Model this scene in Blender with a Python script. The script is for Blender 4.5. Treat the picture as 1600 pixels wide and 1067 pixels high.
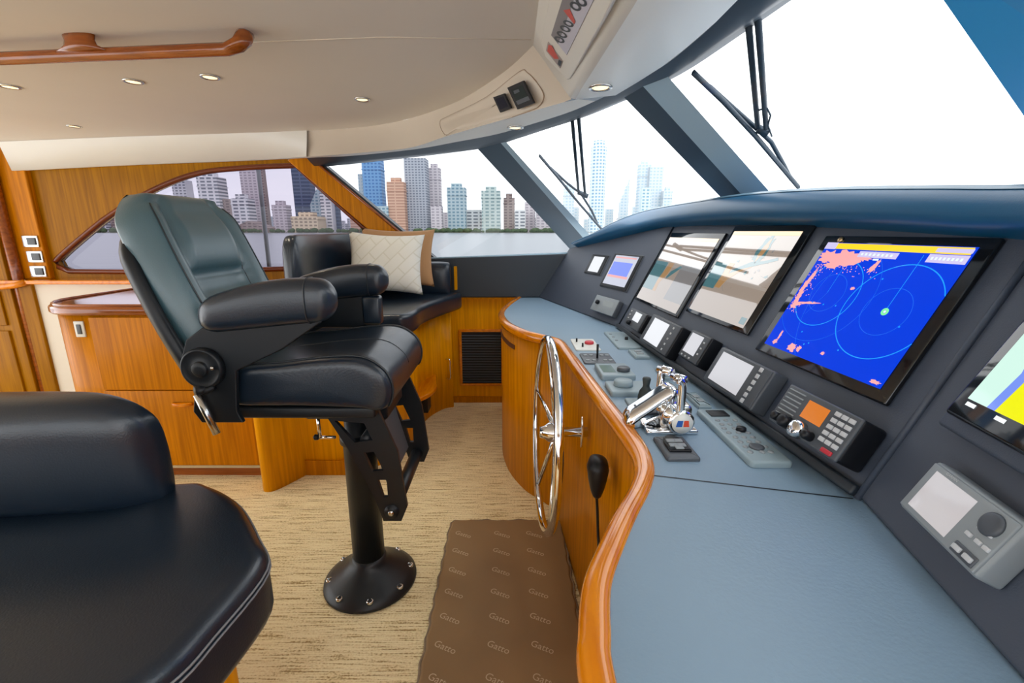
import bpy, bmesh, math, random
from mathutils import Vector, Matrix
random.seed(7)
S = bpy.context.scene
COL = S.collection
for o in list(bpy.data.objects): bpy.data.objects.remove(o)

# ---------------------------------------------------------------- camera, sky, exposure
H = 1.35; FPX = 714.0; PITCH = math.radians(13.55)
cam = bpy.data.cameras.new('camera'); camo = bpy.data.objects.new('camera', cam); COL.objects.link(camo)
camo.location = (0, 0, H); camo.rotation_euler = (math.radians(90) - PITCH, 0, 0)
cam.sensor_width = 36; cam.lens = 36 * FPX / 1600; cam.clip_start = 0.02; cam.clip_end = 6000
S.camera = camo
w = bpy.data.worlds.new('sky'); S.world = w; w.use_nodes = True
wn = w.node_tree; wn.nodes.clear()
wo = wn.nodes.new('ShaderNodeOutputWorld'); wb = wn.nodes.new('ShaderNodeBackground')
wt = wn.nodes.new('ShaderNodeTexCoord'); wz = wn.nodes.new('ShaderNodeTexNoise'); wr = wn.nodes.new('ShaderNodeValToRGB')
wm = wn.nodes.new('ShaderNodeMapping'); wm.inputs['Scale'].default_value = (1, 1, 3.5)
wz.inputs['Scale'].default_value = 2.2; wz.inputs['Detail'].default_value = 5
wr.color_ramp.elements[0].position = .35; wr.color_ramp.elements[0].color = (.90, .92, .95, 1)
wr.color_ramp.elements[1].position = .62; wr.color_ramp.elements[1].color = (1, 1, 1, 1)
wn.links.new(wt.outputs['Generated'], wm.inputs[0]); wn.links.new(wm.outputs[0], wz.inputs[0])
wn.links.new(wz.outputs['Fac'], wr.inputs[0]); wn.links.new(wr.outputs[0], wb.inputs[0]); wn.links.new(wb.outputs[0], wo.inputs[0])
wb.inputs['Strength'].default_value = 3.0
S.view_settings.view_transform = 'Standard'; S.view_settings.look = 'None'
S.view_settings.gamma = 1; S.view_settings.use_curve_mapping = False
S.view_settings.exposure = 0.30
def sunlamp(name, energy, rot, angle, color=(1, 1, 1)):
    l = bpy.data.lights.new(name, 'SUN'); l.energy = energy; l.angle = angle; l.color = color
    o = bpy.data.objects.new(name, l); COL.objects.link(o); o.rotation_euler = rot; return o
sunlamp('veiled_sun', .9, (math.radians(50), 0, math.radians(20)), math.radians(25), (1, .97, .92))

# ---------------------------------------------------------------- measuring helpers
_c, _s = math.cos(PITCH), math.sin(PITCH)
CAM = Vector((0, 0, H))
def ray(px, py):
    dx, dy = px - 800, py - 533.5
    return Vector((dx, FPX * _c - dy * _s, -FPX * _s - dy * _c)) / FPX
def at(px, py, x=None, y=None, z=None):          # a sight line met with one plane of the room
    r = ray(px, py)
    if z is not None: t = (z - H) / r.z
    elif y is not None: t = y / r.y
    else: t = x / r.x
    return CAM + r * t
def on_line(p, q, X, Z):                         # where the plane through a sloping edge meets x=X, z=Z
    n = ray(*p).cross(ray(*q)); return Vector((X, -(n.x * X + n.z * (Z - H)) / n.y, Z))
V = Vector

# ---------------------------------------------------------------- materials
def newmat(name):
    m = bpy.data.materials.new(name); m.use_nodes = True; nt = m.node_tree
    return m, nt, nt.nodes['Principled BSDF']
def pm(name, col, rough=.5, metal=0, spec=.5, coat=0, coatr=.1, bump=0, bscale=200, emis=None, es=1, noise=0, nscale=5):
    m, nt, b = newmat(name)
    b.inputs['Base Color'].default_value = (*col, 1); b.inputs['Roughness'].default_value = rough
    b.inputs['Metallic'].default_value = metal; b.inputs['Specular IOR Level'].default_value = spec
    b.inputs['Coat Weight'].default_value = coat; b.inputs['Coat Roughness'].default_value = coatr
    if emis: b.inputs['Emission Color'].default_value = (*emis, 1); b.inputs['Emission Strength'].default_value = es
    tc = nt.nodes.new('ShaderNodeTexCoord')
    if bump:
        n = nt.nodes.new('ShaderNodeTexNoise'); n.inputs['Scale'].default_value = bscale; n.inputs['Detail'].default_value = 3
        bp = nt.nodes.new('ShaderNodeBump'); bp.inputs['Strength'].default_value = bump; bp.inputs['Distance'].default_value = .002
        nt.links.new(tc.outputs['Object'], n.inputs[0]); nt.links.new(n.outputs['Fac'], bp.inputs['Height']); nt.links.new(bp.outputs[0], b.inputs['Normal'])
    if noise:
        n = nt.nodes.new('ShaderNodeTexNoise'); n.inputs['Scale'].default_value = nscale; n.inputs['Detail'].default_value = 4
        mx = nt.nodes.new('ShaderNodeMix'); mx.data_type = 'RGBA'
        mx.inputs[6].default_value = (*[c * (1 - noise) for c in col], 1); mx.inputs[7].default_value = (*[min(1, c * (1 + noise)) for c in col], 1)
        nt.links.new(tc.outputs['Object'], n.inputs[0]); nt.links.new(n.outputs['Fac'], mx.inputs[0]); nt.links.new(mx.outputs[2], b.inputs['Base Color'])
    return m
def wood(name, c1, c2, coat=.05, scale=(38, 38, 1.3), rough=.38):
    m, nt, b = newmat(name); tc = nt.nodes.new('ShaderNodeTexCoord'); mp = nt.nodes.new('ShaderNodeMapping')
    mp.inputs['Scale'].default_value = scale
    n = nt.nodes.new('ShaderNodeTexNoise'); n.inputs['Scale'].default_value = 1.6; n.inputs['Detail'].default_value = 7; n.inputs['Distortion'].default_value = .5
    r = nt.nodes.new('ShaderNodeValToRGB'); r.color_ramp.elements[0].color = (*c1, 1); r.color_ramp.elements[1].color = (*c2, 1)
    r.color_ramp.elements[0].position = .32; r.color_ramp.elements[1].position = .66
    nt.links.new(tc.outputs['Object'], mp.inputs[0]); nt.links.new(mp.outputs[0], n.inputs[0])
    nt.links.new(n.outputs['Fac'], r.inputs[0]); nt.links.new(r.outputs[0], b.inputs['Base Color'])
    b.inputs['Roughness'].default_value = rough; b.inputs['Specular IOR Level'].default_value = .08; b.inputs['Coat Weight'].default_value = coat; b.inputs['Coat Roughness'].default_value = .12
    return m
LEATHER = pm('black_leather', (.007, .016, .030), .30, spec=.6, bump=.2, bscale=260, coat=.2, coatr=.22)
LEATHER_LIT = pm('sky_lit_black_leather', (.050, .120, .150), .40, spec=.9, bump=.2, bscale=260, coat=.4, coatr=.3)  # black leather lightened to paint sky sheen on the chair back
PIPING = pm('leather_piping', (.02, .025, .03), .4)
STITCH = pm('grey_stitching', (.22, .23, .25), .6)
BLACKM = pm('black_painted_metal', (.007, .010, .014), .42, spec=.4)
BLACKP = pm('black_plastic', (.006, .007, .010), .4, spec=.35)
RUBBER = pm('dark_rubber', (.02, .03, .03), .55)
CHROME = pm('polished_chrome', (.82, .83, .85), .09, 1)
STEEL = pm('brushed_steel', (.62, .62, .60), .22, 1)
WOOD = wood('satin_teak', (.40, .130, .0), (.62, .22, .0))
WOOD_L = wood('light_teak', (.68, .27, .0), (.90, .39, .0))
WOOD_D = wood('wall_teak', (.23, .09, .0), (.36, .15, .0))
VARN = wood('red_varnished_teak', (.20, .045, .004), (.33, .085, .010), coat=1, rough=.2, scale=(2, 30, 30))
VARN_K = wood('dark_red_window_trim', (.10, .018, .004), (.17, .035, .006), coat=.5, rough=.3, scale=(2, 30, 30))
VARN_O = wood('orange_varnished_teak', (.60, .16, .0), (.80, .27, .002), coat=1, rough=.2, scale=(20, 3, 20))
HEAD = pm('warm_white_headliner', (.72, .67, .60), .7, noise=.04, nscale=2)
HEADV = pm('cream_valance_vinyl', (.68, .66, .60), .45, coat=.15, noise=.03)
HEADP = pm('beige_panel_vinyl', (.62, .54, .44), .5, noise=.03)
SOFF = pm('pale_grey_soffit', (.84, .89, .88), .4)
DASH = pm('slate_dash_vinyl', (.056, .070, .100), .48, spec=.5, bump=.15, bscale=400, noise=.08, nscale=8)
DASHD = pm('dark_dash_vinyl', (.016, .024, .034), .45, bump=.15, bscale=400)
BROW = pm('navy_brow_vinyl', (.004, .085, .19), .4, bump=.1, bscale=300)
BLUEP = pm('blue_pillar_vinyl', (.03, .30, .60), .5)
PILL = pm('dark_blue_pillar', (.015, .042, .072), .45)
PILL_L = pm('lit_pillar_face', (.33, .47, .57), .4)  # pillar side facing the window, its light put into the colour
COUNTER = pm('blue_grey_counter_leather', (.21, .31, .41), .42, spec=.5, bump=.25, bscale=180, noise=.07, nscale=4)
WHITEP = pm('white_plastic', (.72, .73, .70), .4)
GREYP = pm('grey_plastic', (.26, .29, .31), .45)
GREYD = pm('dark_grey_plastic', (.07, .08, .095), .42)
GREYB = pm('grey_blue_plastic', (.26, .34, .38), .42)
KEYM = pm('pale_keys', (.55, .56, .58), .5)
REDP = pm('red_plastic', (.55, .03, .05), .4)
NICKEL = pm('nickel_plate', (.55, .55, .54), .25, .8)
TAN = pm('tan_fabric', (.50, .27, .12), .85, bump=.4, bscale=300)
CREAMW = pm('cream_wall_lining', (.68, .63, .55), .6)
LCDP = pm('pale_lcd', (.10, .10, .10), .12, emis=(.60, .60, .64), es=.75)
LCDW = pm('white_lcd', (.10, .10, .10), .12, emis=(.72, .74, .78), es=.8)
GLOSSB = pm('black_glass_bezel', (.006, .007, .009), .06, spec=.6)
def emat(name, col, es=1, rough=.07): return pm(name, (.01, .01, .012), rough, spec=.5, emis=col, es=es)

def carpet():
    m, nt, b = newmat('ribbed_sisal_carpet'); tc = nt.nodes.new('ShaderNodeTexCoord')
    def noise(scale, sc, det=3):
        mp = nt.nodes.new('ShaderNodeMapping'); mp.inputs['Scale'].default_value = scale
        n = nt.nodes.new('ShaderNodeTexNoise'); n.inputs['Scale'].default_value = sc; n.inputs['Detail'].default_value = det
        nt.links.new(tc.outputs['Object'], mp.inputs[0]); nt.links.new(mp.outputs[0], n.inputs[0]); return n
    n1 = noise((5, 130, 1), 1.3, 4); n2 = noise((120, 160, 1), 1.0, 2)
    ad = nt.nodes.new('ShaderNodeMath'); ad.operation = 'MULTIPLY_ADD'; ad.inputs[1].default_value = .45
    nt.links.new(n2.outputs['Fac'], ad.inputs[0]); nt.links.new(n1.outputs['Fac'], ad.inputs[2])
    r = nt.nodes.new('ShaderNodeValToRGB'); r.color_ramp.elements[0].position = .57; r.color_ramp.elements[0].color = (.36, .24, .09, 1)
    r.color_ramp.elements[1].position = .80; r.color_ramp.elements[1].color = (.92, .80, .50, 1)
    e = r.color_ramp.elements.new(.66); e.color = (.80, .65, .36, 1)
    nt.links.new(ad.outputs[0], r.inputs[0]); nt.links.new(r.outputs[0], b.inputs['Base Color'])
    bp = nt.nodes.new('ShaderNodeBump'); bp.inputs['Strength'].default_value = .8; bp.inputs['Distance'].default_value = .006
    nt.links.new(ad.outputs[0], bp.inputs['Height']); nt.links.new(bp.outputs[0], b.inputs['Normal']); b.inputs['Roughness'].default_value = .95
    return m
CARPET = carpet()
MAT = pm('brown_mat_fabric', (.27, .165, .072), .62, bump=1.0, bscale=9, noise=.3, nscale=3)
def pillow_mat():
    m, nt, b = newmat('cream_cutwork_fabric'); tc = nt.nodes.new('ShaderNodeTexCoord')
    mp = nt.nodes.new('ShaderNodeMapping'); mp.inputs['Rotation'].default_value = (0, .78, 0); mp.inputs['Scale'].default_value = (7, 0, 7)
    sx = nt.nodes.new('ShaderNodeSeparateXYZ'); cx = nt.nodes.new('ShaderNodeCombineXYZ')
    v = nt.nodes.new('ShaderNodeTexBrick'); v.inputs['Scale'].default_value = 1; v.inputs['Mortar Size'].default_value = .035; v.inputs['Mortar Smooth'].default_value = .6; v.inputs['Brick Width'].default_value = .9; v.inputs['Row Height'].default_value = .45
    v.inputs['Color1'].default_value = (1, 1, 1, 1); v.inputs['Color2'].default_value = (.72, .72, .72, 1); v.inputs['Mortar'].default_value = (0, 0, 0, 1)
    nt.links.new(tc.outputs['Object'], mp.inputs[0])
    r = nt.nodes.new('ShaderNodeValToRGB'); r.color_ramp.elements[0].color = (.76, .74, .64, 1); r.color_ramp.elements[1].color = (.88, .87, .80, 1)
    bp = nt.nodes.new('ShaderNodeBump'); bp.inputs['Strength'].default_value = .5; bp.inputs['Distance'].default_value = .004
    nt.links.new(mp.outputs[0], sx.inputs[0]); nt.links.new(sx.outputs[0], cx.inputs[0]); nt.links.new(sx.outputs[2], cx.inputs[1]); nt.links.new(cx.outputs[0], v.inputs['Vector']); nt.links.new(v.outputs['Color'], r.inputs[0]); nt.links.new(r.outputs[0], b.inputs['Base Color'])
    nt.links.new(r.outputs[0], bp.inputs['Height']); nt.links.new(bp.outputs[0], b.inputs['Normal']); b.inputs['Roughness'].default_value = .8
    return m
CREAM = pillow_mat()
def glass(name, tint, refl=1.0):
    m = bpy.data.materials.new(name); m.use_nodes = True; nt = m.node_tree; nt.nodes.clear()
    o = nt.nodes.new('ShaderNodeOutputMaterial'); t = nt.nodes.new('ShaderNodeBsdfTransparent'); g = nt.nodes.new('ShaderNodeBsdfGlossy')
    lw = nt.nodes.new('ShaderNodeLayerWeight'); lw.inputs['Blend'].default_value = .5; mx = nt.nodes.new('ShaderNodeMixShader')
    pw = nt.nodes.new('ShaderNodeMath'); pw.operation = 'POWER'; pw.inputs[1].default_value = 5
    ma = nt.nodes.new('ShaderNodeMath'); ma.operation = 'MULTIPLY_ADD'; ma.inputs[1].default_value = .35 * refl; ma.inputs[2].default_value = .02 * refl
    t.inputs[0].default_value = (*tint, 1); g.inputs['Roughness'].default_value = .02
    nt.links.new(lw.outputs['Facing'], pw.inputs[0]); nt.links.new(pw.outputs[0], ma.inputs[0]); nt.links.new(ma.outputs[0], mx.inputs[0]); nt.links.new(t.outputs[0], mx.inputs[1]); nt.links.new(g.outputs[0], mx.inputs[2]); nt.links.new(mx.outputs[0], o.inputs[0])
    return m
GLASS = glass('clear_windscreen_glass', (.78, .795, .80)); GLASS_T = glass('violet_tinted_glass', (.215, .205, .245))
GLASS_G = glass('lightly_tinted_glass', (.36, .375, .39))
def water():
    m, nt, b = newmat('grey_bay_water'); b.inputs['Base Color'].default_value = (.20, .23, .26, 1); b.inputs['Roughness'].default_value = .3
    tc = nt.nodes.new('ShaderNodeTexCoord'); mp = nt.nodes.new('ShaderNodeMapping'); mp.inputs['Scale'].default_value = (.05, .5, 1)
    n = nt.nodes.new('ShaderNodeTexNoise'); n.inputs['Scale'].default_value = .8; n.inputs['Detail'].default_value = 6
    bp = nt.nodes.new('ShaderNodeBump'); bp.inputs['Strength'].default_value = .45; bp.inputs['Distance'].default_value = .4
    nt.links.new(tc.outputs['Object'], mp.inputs[0]); nt.links.new(mp.outputs[0], n.inputs[0]); nt.links.new(n.outputs['Fac'], bp.inputs['Height']); nt.links.new(bp.outputs[0], b.inputs['Normal'])
    return m

# ---------------------------------------------------------------- mesh building
WM = {}
class MB:
    def __init__(s): s.v = []; s.f = []; s.m = []; s.sm = []
    def add(s, vs, fs, mi=0, smooth=False, M=None):
        b = len(s.v)
        for v in vs: v = V(v); s.v.append(M @ v if M else v)
        for f in fs: s.f.append([b + i for i in f]); s.m.append(mi); s.sm.append(smooth)
        return s
    def poly(s, pts, mi=0, M=None): return s.add(pts, [list(range(len(pts)))], mi, False, M)
    def box(s, x0, x1, y0, y1, z0, z1, mi=0, M=None):
        vs = [(x, y, z) for x in (x0, x1) for y in (y0, y1) for z in (z0, z1)]
        return s.add(vs, [(0, 1, 3, 2), (4, 6, 7, 5), (0, 4, 5, 1), (2, 3, 7, 6), (0, 2, 6, 4), (1, 5, 7, 3)], mi, False, M)
    def rbox(s, x0, x1, y0, y1, z0, z1, r=.004, mi=0, M=None):
        bm = bmesh.new(); bmesh.ops.create_cube(bm, size=1)
        for v in bm.verts: v.co = V((x0 + (v.co.x + .5) * (x1 - x0), y0 + (v.co.y + .5) * (y1 - y0), z0 + (v.co.z + .5) * (z1 - z0)))
        r = min(r, .49 * min(abs(x1 - x0), abs(y1 - y0), abs(z1 - z0)))
        bmesh.ops.bevel(bm, geom=bm.edges[:], offset=r, segments=3, affect='EDGES', profile=.5)
        bm.verts.index_update(); s.add([v.co.copy() for v in bm.verts], [[v.index for v in f.verts] for f in bm.faces], mi, True, M); bm.free(); return s
    def prism(s, pts, z0, z1, mi=0, M=None, smooth=False):          # outline in local xy
        n = len(pts); vs = [(p[0], p[1], z0) for p in pts] + [(p[0], p[1], z1) for p in pts]
        s.add(vs, [(i, (i + 1) % n, n + (i + 1) % n, n + i) for i in range(n)], mi, smooth, M)
        return s.add(vs, [list(range(n))[::-1], list(range(n, 2 * n))], mi, False, M)
    def loft(s, rings, mi=0, caps=True, smooth=True, closed=True, loop=False, M=None):
        n = len(rings[0]); vs = [p for r in rings for p in r]; fs = []
        R = len(rings)
        for i in range(R if loop else R - 1):
            a, b = i * n, ((i + 1) % R) * n
            for j in range(n if closed else n - 1):
                k = (j + 1) % n; fs.append((a + j, a + k, b + k, b + j))
        if caps and not loop and closed: fs.append(list(range(n))[::-1]); fs.append(list(range((R - 1) * n, R * n)))
        return s.add(vs, fs, mi, smooth, M)
    def tube(s, path, r, n=10, mi=0, closed=False, M=None, flat=1.0):
        path = [V(p) for p in path]; rings = []; L = len(path); up = None
        for i, p in enumerate(path):
            if closed: t = (path[(i + 1) % L] - path[i - 1]).normalized()
            else: t = (path[min(i + 1, L - 1)] - path[max(i - 1, 0)]).normalized()
            if up is None: up = V((0, 0, 1)) if abs(t.z) < .9 else V((1, 0, 0))
            a = t.cross(up).normalized(); b = a.cross(t).normalized(); up = b
            rr = r[i] if isinstance(r, (list, tuple)) else r
            rings.append([p + a * (math.cos(q) * rr) + b * (math.sin(q) * rr * flat) for q in [2 * math.pi * k / n for k in range(n)]])
        return s.loft(rings, mi, not closed, True, True, closed, M)
    def lathe(s, prof, n=32, mi=0, M=None, smooth=True):            # profile of (radius, height) about local z
        rings = [[V((math.cos(2 * math.pi * k / n) * r, math.sin(2 * math.pi * k / n) * r, z)) for k in range(n)] for r, z in prof]
        return s.loft(rings, mi, True, smooth, True, False, M)
    def ring(s, cx, cy, r, wd, z, mi=0, n=48, a0=0, a1=2 * math.pi, M=None):
        vs = []; 
        for k in range(n + 1):
            a = a0 + (a1 - a0) * k / n
            for q in (r - wd / 2, r + wd / 2): vs.append((cx + math.cos(a) * q, cy + math.sin(a) * q, z))
        return s.add(vs, [(2 * k, 2 * k + 1, 2 * k + 3, 2 * k + 2) for k in range(n)], mi, False, M)
    def seg(s, a, b, wd, z, mi=0, M=None):
        a = V((*a, 0)); b = V((*b, 0)); t = (b - a).normalized(); q = V((-t.y, t.x, 0)) * wd / 2
        return s.poly([(p.x, p.y, z) for p in (a + q, a - q, b - q, b + q)], mi, M)
    def rect(s, x0, x1, y0, y1, z, mi=0, M=None): return s.poly([(x0, y0, z), (x1, y0, z), (x1, y1, z), (x0, y1, z)], mi, M)
    def build(s, name, mats, parent=None, local=False, bevel=0, subsurf=0, solid=0, keep=False):
        if not isinstance(mats, (list, tuple)): mats = [mats]
        vs = s.v; loc = V((0, 0, 0))
        if parent is not None and not local:
            inv = WM[parent.name].inverted(); vs = [inv @ v for v in vs]
        elif parent is None and not keep:
            xs = [v.x for v in vs]; ys = [v.y for v in vs]; zs = [v.z for v in vs]
            loc = V(((min(xs) + max(xs)) / 2, (min(ys) + max(ys)) / 2, min(zs))); vs = [v - loc for v in vs]
        me = bpy.data.meshes.new(name); me.from_pydata([tuple(v) for v in vs], [], s.f)
        for p, mi, sm in zip(me.polygons, s.m, s.sm): p.material_index = mi; p.use_smooth = sm
        for m in mats: me.materials.append(m)
        bm = bmesh.new(); bm.from_mesh(me); bmesh.ops.remove_doubles(bm, verts=bm.verts, dist=1e-6)
        if not getattr(s, 'flatart', False): bmesh.ops.recalc_face_normals(bm, faces=bm.faces)
        bm.to_mesh(me); bm.free()
        o = bpy.data.objects.new(name, me); COL.objects.link(o); o.location = loc
        WM[o.name] = Matrix.Translation(loc)
        if parent is not None: o.parent = parent; WM[o.name] = WM[parent.name].copy()
        if bevel:
            b = o.modifiers.new('bevel', 'BEVEL'); b.width = bevel; b.segments = 3; b.limit_method = 'ANGLE'; b.angle_limit = math.radians(40)
            for p in me.polygons: p.use_smooth = True
            try: b.harden_normals = True
            except Exception: pass
        if solid:
            b = o.modifiers.new('solid', 'SOLIDIFY'); b.thickness = solid; b.offset = 0
        if subsurf:
            b = o.modifiers.new('sub', 'SUBSURF'); b.levels = subsurf; b.render_levels = subsurf
        return o
def tag(o, label=None, cat=None, group=None, kind=None):
    if label: o['label'] = label
    if cat: o['category'] = cat
    if group: o['group'] = group
    if kind: o['kind'] = kind
    return o
def struct(o): o['kind'] = 'structure'; return o
def thing(name, loc, label, cat, group=None, M=None):
    o = bpy.data.objects.new(name, None); COL.objects.link(o); o.empty_display_size = .05
    mw = Matrix.Translation(V(loc)) if M is None else M
    o.matrix_world = mw; o.location = mw.to_translation(); o.rotation_euler = mw.to_euler(); WM[o.name] = mw.copy()
    return tag(o, label, cat, group)
def smooth(pts, n=6, closed=False):
    pts = [V(p) for p in pts]; out = []; L = len(pts)
    for i in range(L if closed else L - 1):
        g = (lambda k: pts[k % L]) if closed else (lambda k: pts[max(0, min(L - 1, k))])
        p0, p1, p2, p3 = g(i - 1), g(i), g(i + 1), g(i + 2)
        for k in range(n):
            t = k / n; out.append(.5 * ((2 * p1) + (p2 - p0) * t + (2 * p0 - 5 * p1 + 4 * p2 - p3) * t * t + (3 * p1 - p0 - 3 * p2 + p3) * t ** 3))
    if not closed: out.append(pts[-1])
    return out
def area2(p): return sum(p[i][0] * p[(i + 1) % len(p)][1] - p[(i + 1) % len(p)][0] * p[i][1] for i in range(len(p))) / 2
def inset(pts, d, closed=True):                                     # positive moves inward on a counter-clockwise outline
    n = len(pts); out = []
    for i in range(n):
        a = V(pts[i - 1][:2]) if (closed or i) else V(pts[0][:2]); b = V(pts[i][:2]); c = V(pts[(i + 1) % n][:2]) if (closed or i < n - 1) else b
        if not closed and i == 0: a = b
        t = c - a
        if t.length < 1e-9: t = V((1, 0))
        t.normalize(); out.append(V((b.x - t.y * d, b.y + t.x * d)))
    return out
def soft_prism(mb, outline, z0, z1, r, mi=0, M=None, crown=0, r0=None, k=5):
    if area2(outline) < 0: outline = outline[::-1]
    r0 = r if r0 is None else r0; rings = []
    for i in range(k + 1):
        a = math.pi / 2 * i / k; q = inset(outline, r0 * (1 - math.sin(a))); rings.append([V((p.x, p.y, z0 + r0 * (1 - math.cos(a)))) for p in q])
    for i in range(k + 1):
        a = math.pi / 2 * i / k; q = inset(outline, r * (1 - math.cos(a))); rings.append([V((p.x, p.y, z1 - r * (1 - math.sin(a)))) for p in q])
    if crown:
        c = V((sum(p[0] for p in outline) / len(outline), sum(p[1] for p in outline) / len(outline)))
        base = rings[-1]
        for sc in (.8, .55, .3, .1):
            rings.append([V((c.x + (p.x - c.x) * sc, c.y + (p.y - c.y) * sc, z1 + crown * (1 - sc ** 2))) for p in base])
    return mb.loft(rings, mi, True, True, M=M)
def rrect(x0, x1, y0, y1, r, n=5):
    out = []
    for cx, cy, a in ((x1 - r, y1 - r, 0), (x0 + r, y1 - r, 90), (x0 + r, y0 + r, 180), (x1 - r, y0 + r, 270)):
        for k in range(n + 1):
            q = math.radians(a + 90 * k / n); out.append((cx + math.cos(q) * r, cy + math.sin(q) * r))
    return out
def axisM(o, z, x=None):                                            # frame at o with local z along z
    z = V(z).normalized(); x = V(x) if x is not None else (V((0, 0, 1)) if abs(z.z) < .9 else V((1, 0, 0)))
    y = z.cross(x).normalized(); x = y.cross(z).normalized()
    return Matrix(((x.x, y.x, z.x, o[0]), (x.y, y.y, z.y, o[1]), (x.z, y.z, z.z, o[2]), (0, 0, 0, 1)))
def text_mesh(mb, txt, size, M, mi=0):
    cu = bpy.data.curves.new('t', 'FONT'); cu.body = txt; cu.size = size; cu.align_x = 'CENTER'; cu.align_y = 'CENTER'; cu.resolution_u = 3
    o = bpy.data.objects.new('t', cu); COL.objects.link(o); dg = bpy.context.evaluated_depsgraph_get(); dg.update()
    me = bpy.data.meshes.new_from_object(o.evaluated_get(dg))
    mb.add([v.co.copy() for v in me.vertices], [list(p.vertices) for p in me.polygons], mi, False, M)
    bpy.data.objects.remove(o); bpy.data.curves.remove(cu); bpy.data.meshes.remove(me)

# ================================================================ SETTING
CZ = .868          # counter height
CEIL = 2.0; SOF = 1.83; WY = 3.5
# floor
mb = MB(); mb.box(-5.2, 1.2, -1.75, 3.56, -.05, 0); struct(mb.build('floor', CARPET, keep=True))

# ceiling: edge polyline (top of the valance), cambered down to it
edge = [at(0, 222, y=3.42) + V((-1.2, .02, -.02)), at(0, 222, y=3.42), at(200, 214, y=3.38), at(470, 205, z=CEIL), at(600, 194, z=CEIL), at(700, 165, z=CEIL), at(780, 118, z=CEIL), at(833, 71, z=CEIL), at(842, 0, z=CEIL), V((.07, .6, CEIL)), V((.08, -1.8, CEIL))]
edge_s = smooth(edge[:8], 5) + smooth(edge[7:], 5)[1:]
mb = MB()
inner = []
for p in edge_s:
    q = p.copy(); q.x -= .55; q.y -= .25; q.z = CEIL; inner.append(q)
far = [V((-5.2, p.y - .9, CEIL)) for p in inner]
mb.loft([edge_s, inner], 0, False, True, False)
mb.loft([inner, [V((-5.3, min(q.y, 3.2), CEIL)) for q in inner]], 0, False, True, False)
mb.poly([(-5.2, -1.8, 2.06), (.45, -1.8, 2.06), (.45, 1.1, 2.06), (.35, 1.7, 2.06), (.1, 2.4, 2.06), (-.2, 2.9, 2.06), (-1.0, 3.35, 2.06), (-1.4, 3.56, 2.06), (-5.2, 3.56, 2.06)])
struct(mb.build('ceiling', HEAD, keep=True))

mb = MB(); mb.tube([at(383, 66, z=CEIL - .0005), at(600, 58, z=CEIL - .0005), at(830, 62, z=CEIL - .0005)], .0018, 6); struct(mb.build('trim_15', HEADP, keep=True))
# valance (port), running round to the helm
low_face = [at(0, 265, y=3.46) + V((-1.2, 0, -.02)), at(15, 264, y=3.46), at(200, 258, y=3.44), at(400, 250, z=SOF), at(494, 244, z=SOF), at(570, 238, z=SOF), at(640, 231, z=SOF), at(700, 212, z=SOF), at(800, 183, z=SOF), at(887, 158, z=SOF), at(905, 155, z=SOF), at(930, 158, z=SOF)]
soft_edge = [at(0, 265, y=3.47) + V((-1.2, 0, -.02)), at(15, 264, y=3.47), at(200, 258, y=3.45), at(400, 250, z=SOF) + V((0, .01, 0)), at(494, 246, z=SOF), at(556, 243, z=SOF), at(650, 233, z=SOF), at(712, 222, z=SOF), at(775, 210, z=SOF), at(834, 193, z=SOF), at(893, 174, z=SOF), at(951, 148, z=SOF), at(997, 126, z=SOF), at(1041, 100, z=SOF), at(1088, 62, z=SOF), at(1129, 25, z=SOF), at(1150, 0, z=SOF), V((.50, .7, SOF)), V((.50, -1.8, SOF))]
def resample(pts, n):
    pts = [V(p) for p in pts]; L = [0]
    for a, b in zip(pts, pts[1:]): L.append(L[-1] + (b - a).length)
    out = []
    for i in range(n):
        t = L[-1] * i / (n - 1); k = 0
        while k < len(L) - 2 and L[k + 1] < t: k += 1
        u = (t - L[k]) / max(1e-9, L[k + 1] - L[k]); out.append(pts[k].lerp(pts[k + 1], min(1, u)))
    return out
top_l = resample(smooth(edge[1:8], 6), 60); bot_l = resample(smooth([at(22, 267, y=3.46)] + low_face[2:10] + [at(893, 155, z=SOF)], 6), 60)
mb = MB()
mid_l = [a.lerp(b, .5) + V((.012, .012, 0)) for a, b in zip(top_l, bot_l)]
mb.loft([top_l, [a.lerp(b, .1) for a, b in zip(top_l, mid_l)], mid_l, bot_l], 0, False, True, False)
o = struct(mb.build('trim_1', HEADP, keep=True)); tag(o, 'cream valance panel along the port side under the ceiling')
# aft, plainer length of the valance is a paler pad
k = 31
mb = MB()
A = [p + V((-.004, -.012, 0)) for p in top_l[:k]]; B = [p + V((-.002, -.014, 0)) for p in bot_l[:k]]
mb.loft([A, B, [p + V((0, .03, 0)) for p in B]], 0, False, True, False)
struct(mb.build('trim_2', HEADV, keep=True))
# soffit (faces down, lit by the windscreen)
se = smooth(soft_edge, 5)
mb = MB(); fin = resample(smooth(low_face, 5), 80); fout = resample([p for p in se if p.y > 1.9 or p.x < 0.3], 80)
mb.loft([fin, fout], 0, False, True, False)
struct(mb.build('trim_3', SOFF, keep=True))
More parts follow.
